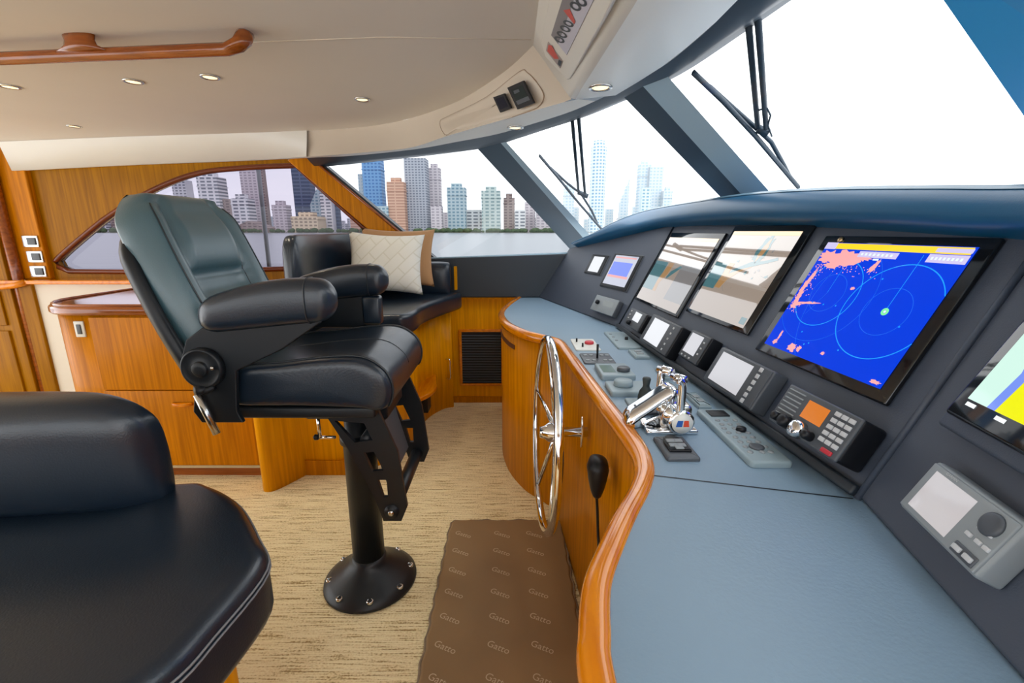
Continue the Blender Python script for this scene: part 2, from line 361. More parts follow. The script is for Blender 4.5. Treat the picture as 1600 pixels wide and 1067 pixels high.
# dark header above the windscreen
gt = [at(494, 262, y=3.49), at(600, 251, y=3.3), at(747, 233, z=SOF), at(791, 222, z=SOF), at(834, 208, z=SOF), at(893, 189, z=SOF), at(951, 165, z=SOF), at(979, 153, z=SOF), at(1044, 120, z=SOF), at(1130, 60, z=SOF), at(1213, 0, z=SOF), V((.60, .7, SOF)), V((.60, -1.8, SOF))]
gts = resample(smooth(gt, 5), 90); ses = resample([p for p in se if p.x > -1.45], 90)
mb = MB()
mb.loft([ses, [(a.lerp(b, .5) + V((0, 0, -.004))) for a, b in zip(ses, gts)], gts, [p + V((.06, .02, .02)) for p in gts], [p + V((.03, .02, .24)) for p in gts]], 0, False, True, False)
struct(mb.build('wall_header', PILL, keep=True))

# port wall with arched window
def W(px, py, y=WY): p = at(px, py, y=y); return V((p.x, p.z))
arch = [W(88, 408), W(100, 396), W(135, 366), W(175, 335), W(240, 297), W(310, 271), W(390, 262), W(464, 259), W(500, 293), W(545, 334), W(590, 374), W(600, 412), W(440, 420), W(250, 425), W(110, 424), W(93, 417)]
def resample2(pts, n): return [V((p.x, p.y)) for p in resample([V((p[0], p[1], 0)) for p in pts + [pts[0]]], n + 1)[:-1]]
arch_s = [V((p.x, p.y)) for p in (smooth([V((*p, 0)) for p in arch[:8]], 5) + [V((*p, 0)) for p in arch[8:]])]
XW0, XW1 = -4.6, -.95
_l0, _l1, _r0, _r1 = W(462, 259), W(600, 377), W(488, 246), W(668, 397)
def lim(z):
    a = (_l0 + _r0) / 2; b = (_l1 + _r1) / 2; return min(-.6, a.x + (b.x - a.x) * (z - a.y) / (b.y - a.y))
def frame_wall(mb, hole, x0, x1, z0, z1, yf, yb, right_line=None):
    outer = []
    c = V((sum(p.x for p in hole) / len(hole), sum(p.y for p in hole) / len(hole)))
    for p in hole:
        d = p - c; ts = []
        if d.x > 0: ts.append((x1 - c.x) / d.x)
        if d.x < 0: ts.append((x0 - c.x) / d.x)
        if d.y > 0: ts.append((z1 - c.y) / d.y)
        if d.y < 0: ts.append((z0 - c.y) / d.y)
        q_ = c + d * min(ts); q_.x = min(q_.x, max(lim(q_.y), -1.35)); outer.append(q_)
    # insert rectangle corners
    full_h = []; full_o = []; n = len(hole)
    for i in range(n):
        full_h.append(hole[i]); full_o.append(outer[i]); j = (i + 1) % n
        a, b = outer[i], outer[j]
        if abs(a.x - b.x) > 1e-6 and abs(a.y - b.y) > 1e-6:
            cx = min((x0, x1), key=lambda q: min(abs(q - a.x), abs(q - b.x))); cz = min((z0, z1), key=lambda q: min(abs(q - a.y), abs(q - b.y)))
            full_h.append((hole[i] + hole[j]) / 2); full_o.append(V((min(cx, lim(cz)), cz)))
    H3 = [V((p.x, yf, p.y)) for p in full_h]; O3 = [V((p.x, yf, p.y)) for p in full_o]; B3 = [V((p.x, yb, p.y)) for p in full_h]
    N = len(H3); mb.add(O3 + H3 + B3, [(i, (i + 1) % N, N + (i + 1) % N, N + i) for i in range(N)] + [(N + i, N + (i + 1) % N, 2 * N + (i + 1) % N, 2 * N + i) for i in range(N)])
mb = MB(); frame_wall(mb, arch_s, XW0, -.6, .0, 1.86, WY, WY + .07); struct(mb.build('wall_port', WOOD_D, keep=True))
cm = V((sum(p.x for p in arch_s) / len(arch_s), 0, sum(p.y for p in arch_s) / len(arch_s)))
mb = MB(); ol = [V((p.x, WY - .006, p.y)) for p in arch_s]; mb.tube(ol, .019, 8, closed=True, flat=1)
o = mb.build('window_trim', VARN_K, keep=True); o.name = 'trim_4'; struct(o)
win1 = bpy.data.objects.new('window_1', None); COL.objects.link(win1); win1.location = (cm.x, WY + .05, 1.0); WM['window_1'] = Matrix.Translation(V(win1.location)); struct(win1)
mb = MB(); mb.poly([(p.x, WY + .05, p.y) for p in arch_s]); mb.build('window_pane', GLASS_T, win1)
mb = MB(); mb.tube([V((p.x, WY + .045, p.y)) for p in arch_s], .008, 6, closed=True); mb.build('window_seal', NICKEL, win1)
# sill ledge
led = [(at(60, 447, y=3.36).x, 3.36), (-1.0, 3.36), (-1.0, 3.52), (-4.6, 3.52), (-4.6, 3.36)]
mb = MB(); mb.prism(led, .97, 1.0); o = mb.build('window_sill', VARN_O, keep=True, bevel=.008); o.name = 'trim_5'; struct(o)
mb = MB(); mb.box(-4.6, -1.4, 3.42, 3.5, 0, .97); struct(mb.build('wall_port_lower', CREAMW, keep=True))

# raked wooden pillar between side window and windscreen
lt, lb = W(462, 259), W(600, 377); rt, rb = W(488, 246), W(668, 397)
ext = 1.25
lb2 = lt + (lb - lt) * ext; rb2 = rt + (rb - rt) * 1.12
mb = MB()
q = [lt + (lt - lb) * .06, rt + (rt - rb) * .03, rb2, lb2]
def wallprism(mb, q, y0, y1, mi=0):
    n = len(q); vs = [(p.x, y0, p.y) for p in q] + [(p.x, y1, p.y) for p in q]
    mb.add(vs, [list(range(n)), list(range(n, 2 * n))[::-1]] + [(i, (i + 1) % n, n + (i + 1) % n, n + i) for i in range(n)], mi)
wallprism(mb, q, WY - .055, WY + .06); struct(mb.build('trim_6', WOOD, keep=True, bevel=.01))
d = (rb - rt).normalized(); nrm = V((d.y, -d.x)) * -1
if nrm.x < 0: nrm = -nrm
mb = MB(); wallprism(mb, [q[1], q[1] + nrm * .022, q[2] + nrm * .022, q[2]], WY - .05, WY + .05); struct(mb.build('trim_7', DASHD, keep=True))
mb = MB(); mb.tube([V((p.x, WY - .06, p.y)) for p in (q[1], q[2])], .010, 8); struct(mb.build('trim_8', VARN, keep=True))

# windscreen pillars and panes
def pil(a_top, a_dir, X, Z): t = at(*a_top, z=SOF); return t, on_line(a_top, a_dir, X, Z)
P2L = pil((747, 233), (844, 333), .45, 1.17); P2C = pil((782, 223), (877, 333), .52, 1.29); P2R = pil((791, 222), (891, 333), .62, 1.30)
P3L = pil((975, 152), (1128, 310), 1.25, 1.25); P3C = pil((1003, 133), (1160, 305), 1.22, 1.25); P3R = pil((1044, 120), (1203, 300), 1.42, 1.28)
P4t = V((.62, .88, SOF)); P4L = (P4t, on_line((1476, 0), (1600, 180), 1.7, 1.3))
def onplane(px, py, a, b, c):
    n = (b - a).cross(c - a); r = ray(px, py); return CAM + r * ((a - CAM).dot(n) / r.dot(n))
def flatten(L, C, R, pc, pl):                     # keeps both faces of a pillar flat
    C = (C[0], onplane(*pc, C[0], R[0], R[1])); L = (L[0], onplane(*pl, L[0], C[0], C[1])); return L, C, R
P3L, P3C, P3R = flatten(P3L, P3C, P3R, (1215, 366), (1182, 366))
P2L, P2C, P2R = flatten(P2L, P2C, P2R, (914, 375), (895, 394))
def pillar(name, L, C, R, back):
    mb = MB(); b = V(back); up = [p[0] + (p[0] - p[1]).normalized() * .03 for p in (L, C, R)]
    tops = [up[0], up[1], up[2], up[2] + b, up[0] + b]; bots = [L[1], C[1], R[1], R[1] + b, L[1] + b]; n = 5
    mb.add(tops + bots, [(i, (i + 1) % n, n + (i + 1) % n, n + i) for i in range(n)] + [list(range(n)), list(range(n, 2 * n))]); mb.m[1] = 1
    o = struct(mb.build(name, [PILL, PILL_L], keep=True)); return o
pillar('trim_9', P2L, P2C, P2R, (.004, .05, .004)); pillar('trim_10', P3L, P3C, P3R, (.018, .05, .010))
P4R = (P4t + V((.06, -.34, 0)), P4L[1] + V((.25, -.75, 0))); P4C = (P4t + V((-.03, -.17, -.02)), P4L[1] + V((.05, -.38, 0)))
mb = MB(); tops = [P4L[0], P4C[0], P4R[0]]; bots = [P4L[1], P4C[1], P4R[1]]
mb.add(tops + bots + [p + V((.05, 0, .02)) for p in tops + bots], [(0, 1, 4, 3), (1, 2, 5, 4), (0, 3, 9, 6), (2, 5, 11, 8), (6, 7, 10, 9), (7, 8, 11, 10)], 0)
struct(mb.build('trim_11', BLUEP, keep=True))
def pane(name, quad, m):
    e = bpy.data.objects.new(name, None); COL.objects.link(e); e.location = quad[3]; WM[e.name] = Matrix.Translation(V(quad[3])); struct(e)
    mb = MB(); mb.poly(quad); mb.build('window_pane', m, e)
p2b = at(669, 403, y=3.5); p2t = at(510, 261, y=3.5)
OFF = V((.02, .03, .01))
pane('window_2', [p2t, P2L[0], P2L[1], p2b], GLASS_G)
pane('window_3', [P2R[0] + V((.0, .0, 0)), P3L[0], P3L[1], P2R[1]], GLASS)
pane('window_4', [P3R[0], P4L[0], P4L[1], P3R[1]], GLASS)
pane('window_5', [P4R[0], P4R[0] + V((.0, -1.3, 0)), P4R[1] + V((-.2, -1.0, 0)), P4R[1]], GLASS)
# dark padded wall under the front side window, with its sill lip
mb = MB()
sl, sr = at(640, 405, y=3.42), at(905, 395, y=3.42)
pts = [(sl.x, .868), (.56, .868), (sr.x + .02, sr.z), (sl.x, sl.z)]
wallprism(mb, [V(p) for p in pts], 3.40, 3.45); struct(mb.build('wall_port_dash', DASHD, keep=True, bevel=.01))
mb = MB(); mb.tube([sl + V((0, -.01, 0)), sr + V((0, -.01, 0))], .008, 8); struct(mb.build('trim_12', PILL_L, keep=True))
# wood panel with the vent
mb = MB(); mb.box(-.62, .12, WY, WY + .06, 0, .868); mb.box(-.44, .06, WY - .012, WY, .845, .868); struct(mb.build('wall_port_forward', WOOD_L, keep=True))
mb = MB(); mb.box(-.62, .0, WY - .012, WY, 0, .05); struct(mb.build('baseboard_port', WOOD, keep=True))
# aft bulkhead pilaster and tall panelling at the far left
pxs = at(18, 370, y=3.46).x; pxe = at(63, 370, y=3.46).x
mb = MB(); mb.box(pxs, pxe, 3.46, 3.52, 1.0, 1.98); struct(mb.build('wall_aft_pilaster', WOOD, keep=True, bevel=.01))
mb = MB(); mb.box(pxs, at(70, 530, y=3.40).x, 3.40, 3.52, 0, .97); struct(mb.build('wall_aft_pilaster_lower', WOOD_D, keep=True, bevel=.01))
mb = MB(); mb.tube([V((pxs, 3.43, 0)), V((pxs, 3.43, 1.98))], .035, 14); struct(mb.build('trim_13', VARN, keep=True))
mb = MB(); mb.box(-5.2, pxs - .02, 3.38, 3.5, 0, 1.98); mb.box(-5.2, pxs - .10, 3.365, 3.39, .1, .62); mb.box(-5.2, pxs - .10, 3.365, 3.39, .66, .92); struct(mb.build('wall_aft_panelling', WOOD_D, keep=True, bevel=.006))
mb = MB(); mb.tube([V((-5.2, 3.35, .955)), V((pxs - .04, 3.35, .955)), V((pxs + .05, 3.36, .965)), V((pxe - .1, 3.37, .985))], .022, 12); struct(mb.build('trim_14', STEEL if False else VARN_O, keep=True))
# starboard side and aft end of the wheelhouse (behind the camera), with their window openings
mb = MB(); mb.box(-5.2, 1.2, -1.80, -1.74, 0, .75); mb.box(-5.2, .6, -1.80, -1.74, 1.8, 2.06)
for x in (-5.2, -2.6, .4): mb.box(x, x + .12, -1.80, -1.74, .75, 1.8)
struct(mb.build('wall_starboard', WOOD_D, keep=True))
e = bpy.data.objects.new('window_6', None); COL.objects.link(e); e.location = (-2, -1.77, .75); WM['window_6'] = Matrix.Translation(V(e.location)); struct(e)
mb = MB(); mb.poly([(-5.1, -1.77, .75), (.5, -1.77, .75), (.5, -1.77, 1.8), (-5.1, -1.77, 1.8)]); mb.build('window_pane', GLASS, e)

mb = MB(); mb.prism([(2.0, -2.2), (3.6, -1.9), (6.5, -.3), (8.2, .9), (6.5, 2.0), (3.6, 3.0), (2.0, 3.2)], .55, .65); struct(mb.build('ground_bounce_foredeck', pm('white_bounce_deck', (.82, .83, .82), .45), keep=True))  # unseen deck, added to bounce sky light up to the soffit
# ================================================================ CONSOLE
E_PX = [(783, 478), (779, 490), (788, 505), (815, 518.6), (847, 527), (868, 533.5), (880, 548), (895, 569), (937, 627), (980, 686), (995, 723), (988, 755), (964, 797), (940, 845), (916, 904), (909, 980), (913, 1067)]
ep = [V((.045, 3.46, 0))] + [at(*p, z=CZ) for p in E_PX[1:]] + [V((.085, .15, 0)), V((.14, -.3, 0)), V((.2, -1.0, 0))]
for p in ep: p.z = 0
ep.insert(1, V((-.045, 3.05, 0)))
EC = smooth(ep, 6)                                 # aft edge of the counter, port to starboard
pb = [V((.56, -1.0, 0)), V((.50, .0, 0)), V((.563, .42, 0)), V((.64, .754, 0)), V((.543, 2.302, 0)), V((.233, 3.301, 0)), V((.215, 3.46, 0))]
ins = [V((p.x, p.y, 0)) for p in inset([(p.x, p.y) for p in EC], .036, closed=False)]
# EC runs towards -y with the console on its left (+x) side, so positive inset moves onto the console
poly = [(p.x, p.y) for p in ins] + [(p.x + .02, p.y) for p in pb]
mb = MB(); mb.prism(poly, CZ - .03, CZ); o = mb.build('countertop', COUNTER, bevel=0); tag(o, 'blue-grey leather-covered countertop of the helm console carrying the throttles and switches', 'countertop')
mb = MB(); mb.seg((.262, .844), (.632, .755), .0035, CZ + .0008); mb.flatart = True; mb.build('seam', BLACKP, o)
# wooden bullnose edging round the counter
mb = MB(); rings = []
prof = [(.0, -.034), (.0, .0), (.004, .006), (.018, .009), (.034, .004), (.040, -.006), (.041, -.018), (.036, -.032), (.026, -.038)]
iE = [[V((q.x, q.y)) for q in inset([(p.x, p.y) for p in EC], .036 - a, closed=False)] for a, b in prof]
for i in range(len(EC)): rings.append([V((iE[k][i].x, iE[k][i].y, CZ + prof[k][1])) for k in range(len(prof))])
mb.loft(rings, 0, True, True); o = mb.build('counter_edging', VARN_O); tag(o, 'glossy orange varnished teak edging curving round the helm countertop', 'edging')
# base cabinet of the console
mb = MB()
base = [(p.x, p.y) for p in inset([(p.x, p.y) for p in EC], .018, closed=False)]
mb.prism(base + [(p.x + .01, p.y) for p in pb], 0, CZ - .032, smooth=False)
o = mb.build('console_base', WOOD); tag(o, 'curved teak base of the helm console below the blue-grey countertop', 'console')
for p in o.data.polygons: p.use_smooth = abs(p.normal.z) < .5 and p.area < .2
CONS = o
# finger slot in the curved end, its shade painted as a dark strip
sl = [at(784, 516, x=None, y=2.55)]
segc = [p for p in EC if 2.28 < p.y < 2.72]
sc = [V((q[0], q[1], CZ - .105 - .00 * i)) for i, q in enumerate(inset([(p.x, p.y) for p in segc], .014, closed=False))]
mb = MB(); mb.loft([[p + V((0, 0, -.012)), p + V((0, 0, .012))] for p in sc], 0, False, False, False); mb.build('finger_slot', pm('slot_shade_strip', (.08, .02, .004), .6), CONS, solid=.003)

# dash panels: frames with local x to the viewer's right, y up the slope, z towards the viewer
def pframe(B0, B1, tilt):
    B0, B1 = V((*B0, CZ)), V((*B1, CZ)); d = (B0 - B1).normalized(); n = V((d.y, -d.x, 0)); a = math.radians(tilt)
    u = n * math.sin(a) + V((0, 0, math.cos(a))); N = d.cross(u)
    X, Y, Z = -d, u, -N
    return Matrix(((X.x, Y.x, Z.x, B1.x), (X.y, Y.y, Z.y, B1.y), (X.z, Y.z, Z.z, B1.z), (0, 0, 0, 1)))
FL = pframe((.233, 3.301), (.543, 2.302), 27); FM = pframe((.543, 2.302), (.64, .754), 27); FR = pframe((.64, .754), (.563, .42), 25)
def uvp(F, px, py, off=0):
    I = F.inverted(); o = I @ CAM; r = (I.to_3x3() @ ray(px, py)); t = (off - o.z) / r.z; p = o + r * t; return V((p.x, p.y))
LM = 1.551
foldL = FM @ V((-LM, .58, 0)); foldR = FM @ V((0, .55, 0))
ltop = FL @ V((*uvp(FL, 902, 384), 0))
bL = V((.233, 3.301, CZ)); bF = V((.543, 2.302, CZ)); bR = V((.64, .754, CZ)); r2 = FR @ V((.75, 0, 0)); r2t = FR @ V((.75, .52, 0))
wL = V((.20, 3.40, CZ)); wLt = V((ltop.x - .03, 3.42, ltop.z - .02))
mb = MB()
fr = [wL, bL, bF, bR, r2]; ft = [wLt, ltop, foldL, foldR, r2t]
bk = [p + V((.16, .03, -.0)) for p in ft]
mb.loft([fr, ft, bk, [V((p.x + .2, p.y, CZ)) for p in bk], fr], 0, False, False, False)
o = mb.build('dashboard', DASH, bevel=.012); tag(o, 'slate-coloured sloping dash panel that carries the navigation screens', 'dashboard'); DP = o
# step at the foot of the middle panel
mb = MB(); mb.M = None
mb.rbox(-LM, -.003, -.0, .022, 0, .018, .005, M=FM); mb.build('lower_ledge', DASHD, DP)
mb = MB(); mb.tube([FM @ V((-LM, 0, .002)), FM @ V((-LM, .57, .004))], .004, 8); mb.build('fold_seam', DASHD, DP)
mb = MB(); mb.tube([FM @ V((0, 0, .002)), FM @ V((0, .54, .004))], .006, 8); mb.build('fold_seam', DASH, DP)
# brow
def bp(F, px, py, off): return F @ V((*uvp(F, px, py, off), off))
pairs = [(bp(FL, 893, 379, .02), bp(FL, 899, 384, .02)), (bp(FL, 930, 362, .05), bp(FL, 945, 368, .05)), (bp(FL, 960, 346, .05), bp(FL, 985, 357, .05)),
         (bp(FM, 1010, 328, .06), bp(FM, 1030, 347, .06)), (bp(FM, 1100, 312, .06), bp(FM, 1120, 339, .06)), (bp(FM, 1180, 301, .06), bp(FM, 1205, 338, .06)), (bp(FM, 1300, 293.5, .06), bp(FM, 1320, 340, .06)),
         (bp(FM, 1450, 291, .06), bp(FM, 1460, 345, .06)), (bp(FM, 1600, 290, .06), bp(FM, 1600, 352, .06))]
e1, e2 = pairs[-1]; pairs += [(e1 + V((-.06, -.35, -.02)), e2 + V((-.06, -.35, -.02))), (e1 + V((-.15, -.9, -.05)), e2 + V((-.15, -.9, -.05)))]
T = smooth([p[0] for p in pairs], 5); Bq = smooth([p[1] for p in pairs], 5)
rings = []
for i, (t, b) in enumerate(zip(T, Bq)):
    h = (t - b).length; out = V((-.012, 0, 0)) * min(1, h / .06)
    rings.append([b + V((.15, .01, -.075)), b + V((.02, 0, -.012)), b, b.lerp(t, .3) + out, b.lerp(t, .75) + out, t + V((-.004, 0, -.006)), t + V((.006, 0, .0)), t + V((.08, .01, -.01)), t + V((.45, .12, -.12))])
mb = MB(); mb.loft(rings, 0, False, True, False)
o = mb.build('dash_brow', BROW); tag(o, 'long navy padded brow over the top of the dash screens', 'dashboard brow')
mb = MB(); mb.loft([[r[5] + V((-.001, 0, .0015)), r[6] + V((0, 0, .0025)), r[7].lerp(r[6], .8) + V((0, 0, .003))] for r in rings], 0, False, True, False); mb.build('brow_edge_highlight', pm('pale_brow_highlight', (.12, .22, .30), .35), o)  # paler strip paints the light caught along the brow's top edge

# ---------------------------------------------------------------- instruments on the dash
def corners(F, tl, tr, br, bl, off):
    a, b, c, d = [uvp(F, *p, off) for p in (tl, tr, br, bl)]
    return (a.x + d.x) / 2, (b.x + c.x) / 2, (c.y + d.y) / 2, (a.y + b.y) / 2          # x0 x1 y0 y1
def device(name, label, cat, F, box, depth, group=None, body=BLACKP, r=.006, base=0):
    x0, x1, y0, y1 = box; cx, cy = (x0 + x1) / 2, (y0 + y1) / 2
    M = F @ Matrix.Translation((cx, cy, 0)); t = thing(name, (0, 0, 0), label, cat, group, M)
    wd, ht = x1 - x0, y1 - y0
    mb = MB(); mb.rbox(-wd / 2, wd / 2, -ht / 2, ht / 2, base, depth, r); mb.build('housing', body, t, local=True)
    return t, wd / 2, ht / 2
def flat(): m = MB(); m.flatart = True; return m
def keys(t, pts, sx, sy, z, m=KEYM, name='key'):
    for x, y in pts:
        k = MB(); k.rbox(x - sx / 2, x + sx / 2, y - sy / 2, y + sy / 2, z - .001, z + .003, .0012); k.build(name, m, t, local=True)

# radar monitor
bx = corners(FM, (1285, 366), (1562, 373), (1385, 633), (1183, 548), .012)
t, a, b = device('radar_monitor', 'large flush black monitor showing a blue radar picture with rings', 'monitor', FM, bx, .012, body=GLOSSB, r=.004)
sx = corners(FM, (1293, 378), (1528, 387), (1378, 607), (1195, 538), .0135); cx, cy = (bx[0] + bx[1]) / 2, (bx[2] + bx[3]) / 2
X0, X1, Y0, Y1 = sx[0] - cx, sx[1] - cx, sx[2] - cy, sx[3] - cy; SW, SH = X1 - X0, Y1 - Y0
RAD = [pm('radar_blue', (.0, .01, .05), .2, spec=.15, emis=(0, .034, .62), es=1), emat('radar_ring', (.0, .28, .85)), emat('radar_land', (.85, .36, .36)), emat('radar_yellow', (.9, .62, .02)), emat('radar_lilac', (.55, .50, .75)), emat('radar_green', (.2, .8, .3)), emat('radar_faint', (.0, .12, .75)), emat('radar_white', (.7, .85, .9))]
z = .0135; mb = flat(); mb.rect(X0, X1, Y0, Y1, z, 0)
def S2(u, v): return X0 + u * SW, Y0 + v * SH
def clipring(mb, c, r, wd, zz, mi):
    n = 90
    for k in range(n):
        a0, a1 = 2 * math.pi * k / n, 2 * math.pi * (k + 1) / n
        p = (c[0] + r * math.cos(a0), c[1] + r * math.sin(a0)); q = (c[0] + r * math.cos(a1), c[1] + r * math.sin(a1))
        if all(X0 < w_[0] < X1 and Y0 < w_[1] < Y1 for w_ in (p, q)): mb.seg(p, q, wd, zz, mi)
c1 = S2(.745, .50); c2 = S2(.27, .56)
clipring(mb, c1, .108, .0022, z + .0002, 1); clipring(mb, c1, .054, .0012, z + .0002, 6); clipring(mb, c1, .215, .0012, z + .0002, 6); clipring(mb, c2, .088, .002, z + .0002, 1); clipring(mb, c2, .05, .0012, z + .0002, 6); clipring(mb, c2, .13, .001, z + .0002, 6)
mb.seg(c1, S2(.75, .93), .0014, z + .0003, 1); mb.seg(c2, S2(.27, .82), .001, z + .0003, 1); mb.seg(c2, S2(.2, .35), .0008, z + .0003, 6)
mb.ring(*c1, .006, .005, z + .0004, 5, 20); mb.ring(*c1, .0015, .003, z + .0005, 7, 10)
rnd = random.Random(3)
def blob(mb, c, rx, ry, zz, mi, n=26, j=.35, rot=0):
    pts = []
    for k in range(n):
        a_ = 2 * math.pi * k / n; q = 1 + rnd.uniform(-j, j); x_, y_ = math.cos(a_) * rx * q, math.sin(a_) * ry * q
        pts.append((c[0] + x_ * math.cos(rot) - y_ * math.sin(rot), c[1] + x_ * math.sin(rot) + y_ * math.cos(rot), zz))
    cc = (c[0], c[1], zz); mb.add([cc] + pts, [(0, 1 + k, 1 + (k + 1) % n) for k in range(n)], mi)
for (u, v, rx, ry, ro) in ((.10, .87, .034, .016, 0), (.22, .865, .045, .018, 0), (.36, .885, .028, .011, 0), (.16, .80, .022, .009, 0), (.05, .66, .006, .032, -.1), (.035, .56, .007, .03, 0), (.045, .47, .008, .022, 0), (.07, .42, .014, .006, 0), (.16, .445, .034, .0035, .15), (.05, .39, .012, .006, 0), (.49, .82, .006, .017, -.3), (.44, .63, .006, .004, 0), (.10, .12, .004, .013, 0), (.09, .05, .008, .007, 0), (.27, .05, .013, .010, 0), (.33, .06, .007, .008, 0), (.53, .09, .005, .004, 0), (.95, .03, .012, .004, 0)):
    blob(mb, S2(u, v), rx, ry, z + .0003 + rnd.random() * .0001, 2, rot=ro)
for k in range(90):
    u = rnd.gauss(.06, .035); v = rnd.uniform(.34, .80)
    if 0.01 < u < .2: blob(mb, S2(u, v), .0016, .0014, z + .0004, 2, 6)
for k in range(60):
    u = rnd.uniform(.05, .55); v = rnd.gauss(.77, .03)
    blob(mb, S2(u, v), .0014, .0013, z + .0004, 2, 6)
for u, v in ((.30, .46), (.2, .46), (.4, .47), (.36, .83), (.6, .73), (.88, .42), (.38, .13), (.35, .11), (.62, .15), (.27, .2)): blob(mb, S2(u, v), .0022, .0022, z + .0005, 1, 8, 0)
mb.rect(*[q for p in zip(S2(.02, .945), S2(.985, .995)) for q in p][:2], *[q for p in zip(S2(.02, .945), S2(.985, .995)) for q in p][2:], z + .0005, 3)
def rr(mb, u0, u1, v0, v1, zz, mi): p, q = S2(u0, v0), S2(u1, v1); mb.rect(p[0], q[0], p[1], q[1], zz, mi)
rr(mb, 0, .1, .94, 1, z + .0006, 4); rr(mb, .80, .99, .955, .985, z + .0006, 4); rr(mb, .32, .60, .885, .935, z + .0006, 4); rr(mb, .78, .99, .88, .94, z + .0006, 4)
for k in range(8): rr(mb, .34 + k * .03, .355 + k * .03, .90, .92, z + .0007, 7); rr(mb, .80 + k * .022, .812 + k * .022, .90, .92, z + .0007, 7)
rr(mb, .45, .49, .865, .88, z + .0006, 7)
mb.build('screen', RAD, t, local=True)
mb = MB(); mb.lathe([(.0, .0), (.008, 0), (.008, .004), (.005, .006), (0, .0065)], 16, M=Matrix.Translation((X0 + SW * .09, b - .012, .010))); mb.build('dimmer_knob', pm('brass', (.6, .42, .22), .3, .9), t, local=True)

# chart monitors
CH = [emat('chart_beige', (.42, .33, .26), .75), emat('chart_teal', (.07, .20, .22), .75), emat('chart_sand', (.50, .27, .09), .75), emat('chart_bar', (.75, .40, .04), .8), emat('chart_grey', (.26, .24, .23), .75), emat('chart_line', (.13, .16, .17), .7)]
for _cm in CH:
    _b = _cm.node_tree.nodes['Principled BSDF']; _b.inputs['Coat Weight'].default_value = 1; _b.inputs['Coat IOR'].default_value = 2.2; _b.inputs['Coat Roughness'].default_value = .01
def chart(t, x0, x1, y0, y1, z, seed, kind):
    global X0, X1, Y0, Y1, SW, SH, rnd
    rnd = random.Random(seed); X0, X1, Y0, Y1 = x0, x1, y0, y1; SW, SH = x1 - x0, y1 - y0
    mb = flat(); mb.rect(x0, x1, y0, y1, z, 0)
    rr(mb, 0, 1, .955, 1, z + .0004, 3)
    if kind == 0:
        rr(mb, 0, .30, .18, .62, z + .0002, 1); rr(mb, .62, 1, .12, .62, z + .0002, 4)
        mb.poly([(*S2(*p), z + .0003) for p in ((.34, .62), (.44, .62), (.42, .45), (.34, .3), (.36, .18), (.28, .18), (.27, .35))], 2)
        mb.poly([(*S2(*p), z + .00035) for p in ((.46, .5), (.60, .6), (.64, .58), (.50, .44), (.44, .38), (.43, .42))], 1)
    else:
        mb.poly([(*S2(*p), z + .0003) for p in ((0, .30), (0, .62), (.22, .60), (.24, .45), (.22, .30))], 1)
        mb.poly([(*S2(*p), z + .00035) for p in ((.22, .32), (.25, .62), (.34, .62), (.33, .50), (.46, .58), (.62, .64), (.62, .60), (.48, .53), (.36, .42), (.32, .32))], 2)
        mb.poly([(*S2(*p), z + .0004) for p in ((.34, .50), (.36, .55), (.58, .66), (.74, .68), (.90, .73), (.92, .70), (.72, .64), (.5, .57))], 1)
        blob(mb, S2(.64, .80), .030, .052, z + .0003, 1, 22, .2, -.2); blob(mb, S2(.65, .80), .014, .035, z + .00045, 2, 18, .25, -.2)
        for k in range(14): blob(mb, S2(rnd.uniform(.35, .95), rnd.uniform(.45, .92)), rnd.uniform(.004, .012), rnd.uniform(.003, .006), z + .0003 + k * .00001, rnd.choice((1, 4)), 12, .4)
        for k in range(9):
            p = S2(rnd.uniform(.3, .9), rnd.uniform(.35, .9)); mb.seg(p, (p[0] + rnd.uniform(-.03, .03), p[1] + rnd.uniform(-.02, .01)), .0009, z + .0005, 5)
        rr(mb, .90, .98, .03, .1, z + .0005, 1)
    mb.build('screen', CH, t, local=True)
bx = corners(FM, (1045, 363), (1137, 364), (1058, 491), (992, 472), .010)
t, a, b = device('chart_monitor', 'narrow-looking chart monitor at the port end of the middle dash, brightly reflecting', 'monitor', FM, bx, .010, body=GLOSSB, r=.003)
chart(t, -a + .022, a - .022, -b + .012, b - .026, .0112, 5, 0)
bx = corners(FM, (1147, 352), (1274, 352), (1166, 522), (1072, 487), .010)
t, a, b = device('chart_monitor', 'chart monitor with beige and teal map directly left of the blue radar monitor', 'monitor', FM, bx, .010, body=GLOSSB, r=.003)
chart(t, -a + .02, a - .03, -b + .014, b - .022, .0112, 9, 1)

# small instruments with visors
def instrument(label, F, px, depth, scr, mscr, body, keyspec=None, name='display_unit', cat='marine display', back=None, front=BLACKP):
    bx = corners(F, *px, depth); t, a, b = device(name, label, cat, F, bx, depth, body=body, r=.006)
    mb = MB(); mb.rbox(-a + .004, a - .004, -b + .004, b - .004, depth - .002, depth + .003, .002); mb.build('front_plate', front, t, local=True)
    x0, x1, y0, y1 = [q * s_ for q, s_ in zip(scr, (a, a, b, b))]
    mb = flat(); mb.rect(x0, x1, y0, y1, depth + .0035); mb.build('screen', mscr, t, local=True)
    if keyspec:
        for kx, ky in keyspec[0]: keys(t, [(kx * a, ky * b)], keyspec[1], keyspec[2], depth + .003)
    return t, a, b
DKEY = [(.72, y) for y in (.75, .45, .15, -.15, -.45, -.75)]
instrument('small square instrument with blank white screen high on the port dash', FL, ((925, 396), (951, 399), (939, 431), (914, 427)), .008, (-.62, .62, -.75, .75), LCDW, GREYD)
t, a, b = instrument('small colour display with blue band on the port dash beside the white one', FL, ((958, 394), (1005, 400), (979, 456), (940, 448)), .008, (-.82, .8, -.8, .88), emat('sounder_pale', (.50, .52, .62), .9), GREYD)
